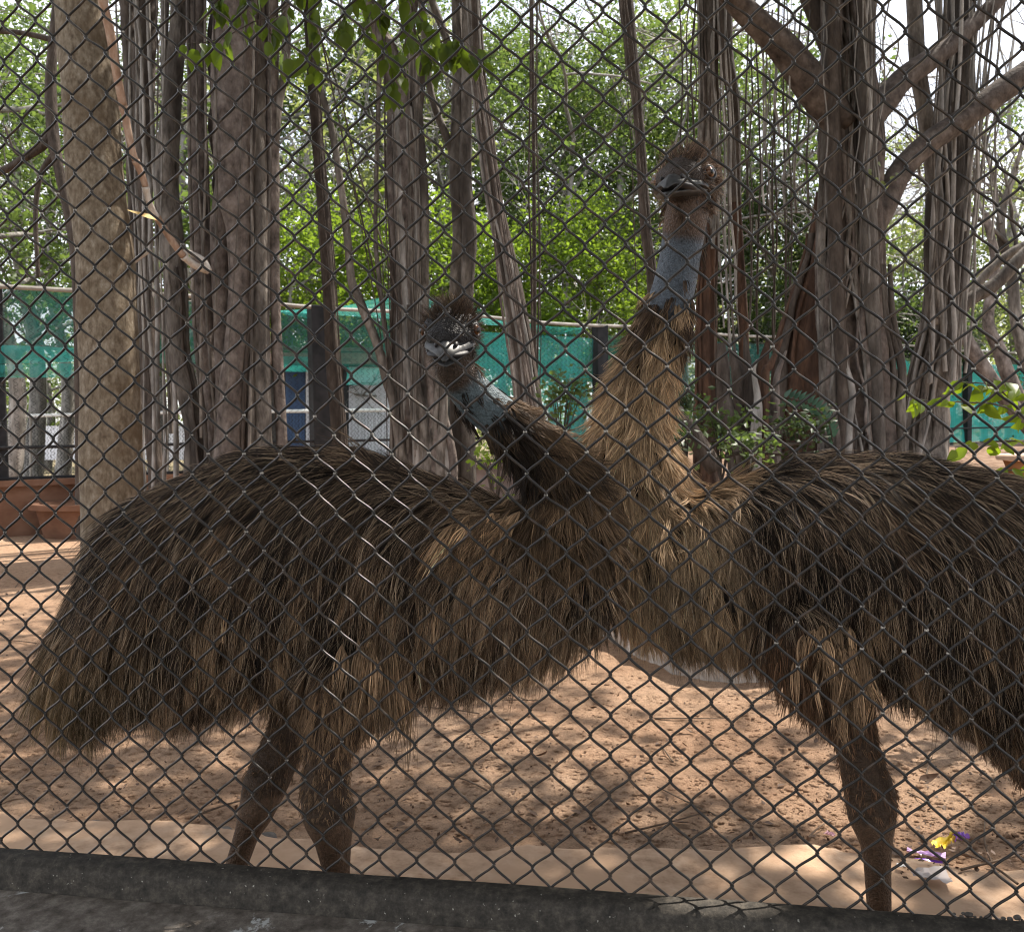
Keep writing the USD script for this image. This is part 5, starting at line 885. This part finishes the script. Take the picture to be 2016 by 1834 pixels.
# broken stump, fallen branch, variegated frond and low plants in the bed
sp_ = thing('broken_stump', 'splintered dark stump between the red-footed trunk and the great banyan', 'stump', at_d(1475, 800, 7.6))
for k, P in enumerate(([(1470, 900, 60), (1466, 800, 46), (1455, 740, 30), (1440, 690, 12)], [(1500, 900, 40), (1498, 800, 30), (1500, 730, 22), (1512, 670, 6)], [(1480, 880, 34), (1476, 760, 22), (1470, 700, 14), (1466, 655, 4)], [(1520, 880, 30), (1525, 800, 20), (1530, 740, 14), (1548, 690, 4)], [(1450, 880, 40), (1430, 800, 32), (1424, 730, 26), (1420, 675, 14)], [(1505, 760, 18), (1516, 720, 14), (1530, 690, 8), (1540, 668, 3)], [(1488, 860, 20), (1492, 790, 14), (1484, 735, 9), (1490, 708, 3)])):
    obj('splinter' if k else 'stump_body', stem(P, 7.6 - 0.05 * k, 9, None, 0.4, rough=0.3, flute=0.2, seed=200 + k), (BARK_DARK, BARK_RED, BARK_DARK, BARK_ROSE, BARK_DARK, BARK_RED, AERIAL)[k], sp_, smooth=True)
fb = thing('fallen_branch', 'grey fallen branch lying on the bed behind the emu neck', 'branch', at_z(1370, 880, 0.55))
obj('branch_wood', stem([(1330, 806, 26), (1352, 838, 34), (1380, 880, 36), (1410, 925, 34)], 6.4, 12, None, None, rough=0.12, seed=210), BARK_DARK, fb, smooth=True)
for k, P in enumerate(([(1400, 868, 7), (1450, 866, 7), (1520, 878, 8), (1600, 868, 6)], [(1400, 905, 8), (1470, 890, 8), (1560, 895, 7), (1640, 884, 5)])): tag(obj('fallen_branch', stem(P, 6.7 + 0.3 * k, 7, None, None, rough=0.15, seed=220 + k), BARK_DARK, smooth=True), ('thin dry stick lying across the bed below the dark frond', 'thin dry stick lying close above the right emu back')[k], 'branch')
FROND = leaf_mat('frond_leaf', [(0, (0.05, 0.10, 0.07)), (0.6, (0.16, 0.24, 0.20)), (1, (0.40, 0.48, 0.44))], 0.2, 0.4, (1, 1, 0.9))
fr = thing('plant_frond', 'pale edged blue green frond arching in front of the red side trunk', 'plant', at_d(1550, 784, 6.9))
fs = spline(np.array([at_d(x, y, 6.9) for x, y in ((1545, 782), (1580, 790), (1610, 806), (1632, 835), (1640, 870))]), 16); obj('stalk', tube(fs, 0.006, 5), BARK_DARK, fr, smooth=True)
tn = unit(np.gradient(fs, axis=0))
for k in range(15):
    for s2 in (-1, 1): obj('leaf', place_leaf(fs[k], tn[k] * 0.25 + s2 * np.array([0.25, -0.4, 0.85]), (-0.3, -0.8, 0.4), 0.085, 0.042, g, 0.25, False), FROND, fr, smooth=True)
def plant(label, x, y, D, w, h, n, mt, seed, size=0.055):
    g = np.random.default_rng(seed); b = at_d(x, y, D); t = thing('leafy_plant', label, 'plant', b); S, pts = [], []
    for k in range(9):
        a = g.uniform(-1, 1); e = b + RIGHT * a * w + np.array([0, g.normal(0, .1), h * (0.6 + .4 * g.random())]); s = spline(np.array([b - [0, 0, 0.25], b + (e - b) * 0.5 + [0, 0, h * .15], e]), 10); S.append(tube(s, np.linspace(.006, .002, 10), 4, False)); pts.append(s[3:])
    obj('stem', cat(S), BARK_DARK, t, smooth=True); pts = np.vstack(pts); c = pts[g.integers(0, len(pts), n)] + g.normal(0, 0.055, (n, 3))
    obj('foliage', leaves(c, g.normal(size=(n, 3)) * .6 + [0, -.3, .8], size * (.7 + .6 * g.random(n)), g, 0.6), mt, t, smooth=False, kind='stuff')
for a in (('low green plant at the foot of the red-footed trunk', 1420, 890, 7.0, 0.22, 0.34, 300, LEAF_FAR, 1), ('small leafy plant left of the splintered stump', 1350, 880, 6.6, 0.20, 0.46, 320, LEAF_DARK, 2), ('yellowish low plant below the splintered stump', 1465, 905, 6.4, 0.24, 0.16, 200, LEAF_FAR, 3), ('dark low plant under the pale edged frond', 1570, 880, 6.8, 0.26, 0.24, 300, LEAF_DARK, 4),
          ('sparse green plant in front of the teal net between the emus', 1105, 840, 7.4, 0.30, 0.46, 320, LEAF_FAR, 5), ('small sprig of green leaves behind the left emu back', 975, 940, 6.0, 0.12, 0.14, 60, LEAF_BRIGHT, 6), ('bright small bush between the two great trunks at right', 1770, 800, 9.6, 0.16, 0.36, 260, LEAF_BRIGHT, 7), ('dark fern like plant at the foot of the tall emu neck', 1325, 930, 6.2, 0.14, 0.40, 260, LEAF_DARK, 8)): plant(*a)
cr = thing('creeper', 'few small pale creeper leaves on the great banyan limb', 'plant', at_d(1730, 350, 7.8))
for x, y in ((1706, 345), (1722, 352), (1736, 356), (1752, 350), (1716, 334), (1728, 322), (1744, 362), (1764, 346)): p = at_d(x, y, 7.75); obj('leaf', place_leaf(p, g.normal(size=3) + [0, 0, -.5], (0, -1, .4), 0.055, 0.05, g), LEAF_PALE, cr, smooth=True)
# clay bowl on its block at the right edge
POT = rough_mat('orange_clay', [(0.3, (0.26, 0.105, 0.04)), (0.6, (0.36, 0.165, 0.07)), (0.8, (0.42, 0.24, 0.13))], (4, 4, 4), 4.0, 0.7, 0.2, 0.002)
pc = at_d(2030, 944, 7.6); pt = thing('clay_pot', 'wide orange clay pot with a thick pale rim at the right edge', 'pot', pc)
v, f = lathe([(0.0, 0.0), (0.15, 0.0), (0.21, 0.16), (0.0, 0.17)]); obj('bowl', (v + pc, f), POT, pt, smooth=40)
v, f = lathe([(0.20, 0.163), (0.255, 0.165), (0.265, 0.18), (0.265, 0.20), (0.25, 0.212), (0.215, 0.205), (0.20, 0.19)]); obj('rim', (v + pc, f), rough_mat('pale_clay', [(0.3, (0.42, 0.27, 0.18)), (0.7, (0.58, 0.46, 0.36))], (5, 5, 5), 4.0, 0.7, 0.2, 0.002), pt, smooth=40)
bl = thing('brick_plinth', 'low reddish plinth under the clay pot', 'plinth', pc - [0, 0, .3]); obj('plinth_block', box(pc + [-.34, -.3, -.62], pc + [.6, .3, -0.004], 0.012), TERRA, bl)

# ---------------------------------------------------------------- litter on the sand
DRY = leaf_mat('dry_leaf', [(0, (0.08, 0.045, 0.026)), (0.4, (0.16, 0.095, 0.055)), (0.8, (0.24, 0.155, 0.09)), (1, (0.36, 0.26, 0.16))], 0.12, 0.7, (1, 0.8, 0.6))
TWIG = rough_mat('dry_twig', [(0.3, (0.06, 0.04, 0.028)), (0.7, (0.17, 0.125, 0.09))], (20, 20, 20), 3.0, 0.9)
def gz(p): return float(soil(np.array([p[0]]), np.array([p[1]]))[0]) if p[1] > 0.95 else 0.036
def sand_px():
    while True:
        r = g.random()
        if r < 0.55: x, y = g.uniform(700, 1640), g.uniform(1370, 1690)
        elif r < 0.82: x, y = g.uniform(1740, 2040), g.uniform(1500, 1760)
        elif r < 0.93: x, y = g.uniform(-40, 480), g.uniform(1500, 1640)
        else: x, y = g.uniform(-30, 160), g.uniform(1110, 1300)
        return x, y
for k in range(62):
    x, y = sand_px(); p = at_z(x, y, 0.0); p[2] = gz(p) + 0.006; a = g.random() * 6.28; L = 0.02 + 0.045 * g.random() ** 2
    tag(obj('dry_leaf', place_leaf(p, (math.cos(a), math.sin(a), 0.12 * g.normal()), unit(np.array([0, 0, 1]) + g.normal(0, .28, 3)), L, L * (0.4 + 0.2 * g.random()), g, g.normal(0, .35), False), DRY, smooth=True), 'curled brown dead leaf lying on the sand', 'leaf', 'dead leaves scattered over the sand')
for k in range(26):
    x, y = sand_px(); p = at_z(x, y, 0.0); p[2] = gz(p) + 0.006; a = g.random() * 3.14; L = 0.05 + 0.12 * g.random(); d = np.array([math.cos(a), math.sin(a), 0]); q = spline(np.array([p - d * L, p + [g.normal(0, .01), g.normal(0, .01), .004], p + d * L]), 8)
    tag(obj('twig', tube(q, np.linspace(.0035, .0018, 8), 5), TWIG, smooth=True), 'thin dry twig lying on the sand', 'twig', 'twigs scattered over the sand')
n = 1000; pp = np.array([at_z(*sand_px(), 0.0) for _ in range(n)]); pp[:, 2] = [gz(q) + 0.003 for q in pp]
obj('ground_litter', leaves(pp, g.normal(0, .45, (n, 3)) + [0, 0, 1], 0.008 + 0.016 * g.random(n) ** 2, g, 0.6, 0.08), DRY, kind='stuff', smooth=False, label='fine crumbs of dry leaf and bark strewn over the sand', cat='litter')
cl_ = []
ico = trimesh.creation.icosphere(0, 1.0); iv, if_ = np.array(ico.vertices), np.array(ico.faces)
def clods(n):
    P = np.array([at_z(x, y, 0.0) for x, y in zip(g.uniform(-60, 2080, n), g.uniform(1330, 1700, n) ** 1.0)]); P = P[P[:, 1] > 0.9]
    P[:, 2] = soil(P[:, 0], P[:, 1]) + 0.001; r = (0.0025 + 0.009 * g.random(len(P)) ** 4)[:, None, None]; V = P[:, None] + iv[None] * r * g.uniform(.6, 1.4, (len(P), len(iv), 1)) * [1.2, 1, .6]
    k = (np.arange(len(P)) * len(iv))[:, None, None]; return V.reshape(-1, 3), (if_[None] + k).reshape(-1, 3)
obj('soil_crumbs', clods(9000), SAND, kind='stuff', smooth=True, label='loose crumbs and clods of sandy soil in front of the emus', cat='soil')
STONE = rough_mat('grey_stone', [(0.3, (0.08, 0.07, 0.06)), (0.7, (0.2, 0.175, 0.155))], (18, 18, 18), 5.0, 0.9, 0.5, 0.004)
def stone(p, r, flat=0.5):
    m = trimesh.creation.icosphere(2, 1.0); v = np.array(m.vertices); v = v * (0.72 + 0.6 * meshkit.fbm(v * 1.4 + g.random(3) * 50, 3))[:, None] * [1.25, 1.0, flat] * r; return v @ np.linalg.qr(np.array([[math.cos(1), -math.sin(1), 0], [math.sin(1), math.cos(1), 0], [0, 0, 1]]))[0] + p, np.array(m.faces)
for x, y, r, lab in ((28, 1643, .045, 'grey stone lying in the sand at the far left edge'), (165, 1638, .04, 'pale flat stone by the apron edge below the emu tail'), (420, 1652, .045, 'reddish flat stone beside the far leg of the left emu'), (520, 1655, .03, 'small pale stone between the legs of the left emu'), (340, 1650, .028, 'small grey stone left of the reddish flat stone')):
    p = at_z(x, y, 0.0); tag(obj('stone', stone(p + [0, 0, .008], r, .42), STONE, smooth=True), lab, 'stone')
rb = [stone(np.array([1.52 + 0.28 * g.random(), 0.013 + 0.018 * g.random(), 0.322 + 0.005 * g.random()]), 0.002 + 0.004 * g.random() ** 2, .6) for _ in range(80)]
obj('mortar_crumbs', cat(rb), STONE, kind='stuff', smooth=True, label='crumbled grey mortar along the kerb at lower right', cat='rubble')
def foil(x0, y0, x1, y1, wid, seed, amp=0.012, n=12, m=7, zb=0.012):
    h = np.random.default_rng(seed); a, b = at_z(x0, y0, 0.0), at_z(x1, y1, 0.0); d = b - a; s2 = unit(np.array([-d[1], d[0], 0])) * wid
    V = np.array([[a + d * u + s2 * (w - .5) * (0.75 + .4 * math.sin(u * 4 + seed)) + np.array([0, 0, zb + amp * (meshkit.noise(np.array([u * 5, w * 4, seed * 3.7])) + .6 * abs(w - .5) + .3 * h.random())]) for w in np.linspace(0, 1, m)] for u in np.linspace(0, 1, n)]).reshape(-1, 3)
    i, j = np.meshgrid(np.arange(n - 1), np.arange(m - 1), indexing='ij'); k = i * m + j; q = np.stack([k, k + m, k + m + 1, k + 1], -1).reshape(-1, 4); return V, np.vstack([q[:, [0, 1, 2]], q[:, [0, 2, 3]]])
def plain(name, c, rough=0.3, spec=0.6): return material(name, {'p': ('principled_bsdf', {'base_color': c, 'roughness': rough, 'specular_ior_level': spec})}, [])
PUR, SIL, YLW, PAP, LIL = plain('purple_foil', (0.16, 0.05, 0.36)), plain('lilac_foil', (0.55, 0.38, 0.62)), plain('yellow_foil', (0.58, 0.42, 0.03)), plain('grey_paper', (0.42, 0.37, 0.35), 0.8, 0.2), plain('pink_paper', (0.6, 0.36, 0.40), 0.7, 0.2)
wr = thing('candy_wrapper', 'crumpled purple and yellow candy wrapper on the sand right of the leg', 'wrapper', at_z(1845, 1692, 0.0))
obj('foil_sheet', foil(1785, 1688, 1862, 1702, 0.036, 3), SIL, wr, smooth=20); obj('foil_edge', foil(1800, 1697, 1862, 1708, 0.018, 5, .006, zb=.006), PUR, wr, smooth=20); obj('foil_fold', foil(1838, 1692, 1878, 1672, 0.034, 7, .03), YLW, wr, smooth=20); obj('foil_end', foil(1874, 1676, 1902, 1666, 0.026, 9, .03), PUR, wr, smooth=20)
tag(obj('paper_scrap', foil(1795, 1762, 1868, 1768, 0.07, 11, .014, zb=.045), PAP, smooth=20), 'crumpled grey paper scrap lying on the concrete apron', 'paper')
tag(obj('paper_scrap', foil(1765, 1740, 1786, 1744, 0.02, 13, .006, zb=.045), plain('white_paper', (0.75, 0.75, 0.73), .7, .2), smooth=20), 'tiny white paper scrap on the apron above the grey one', 'paper')
tag(obj('paper_scrap', foil(1624, 1655, 1642, 1660, 0.03, 15, .015), LIL, smooth=20), 'pale pink paper scrap in the sunny sand left of the leg', 'paper')
tag(obj('paper_scrap', foil(1718, 1672, 1738, 1680, 0.05, 17, .03), plain('cream_paper', (0.6, 0.55, 0.36), .6, .3), smooth=20), 'cream scrap half hidden behind the leg of the right emu', 'paper')
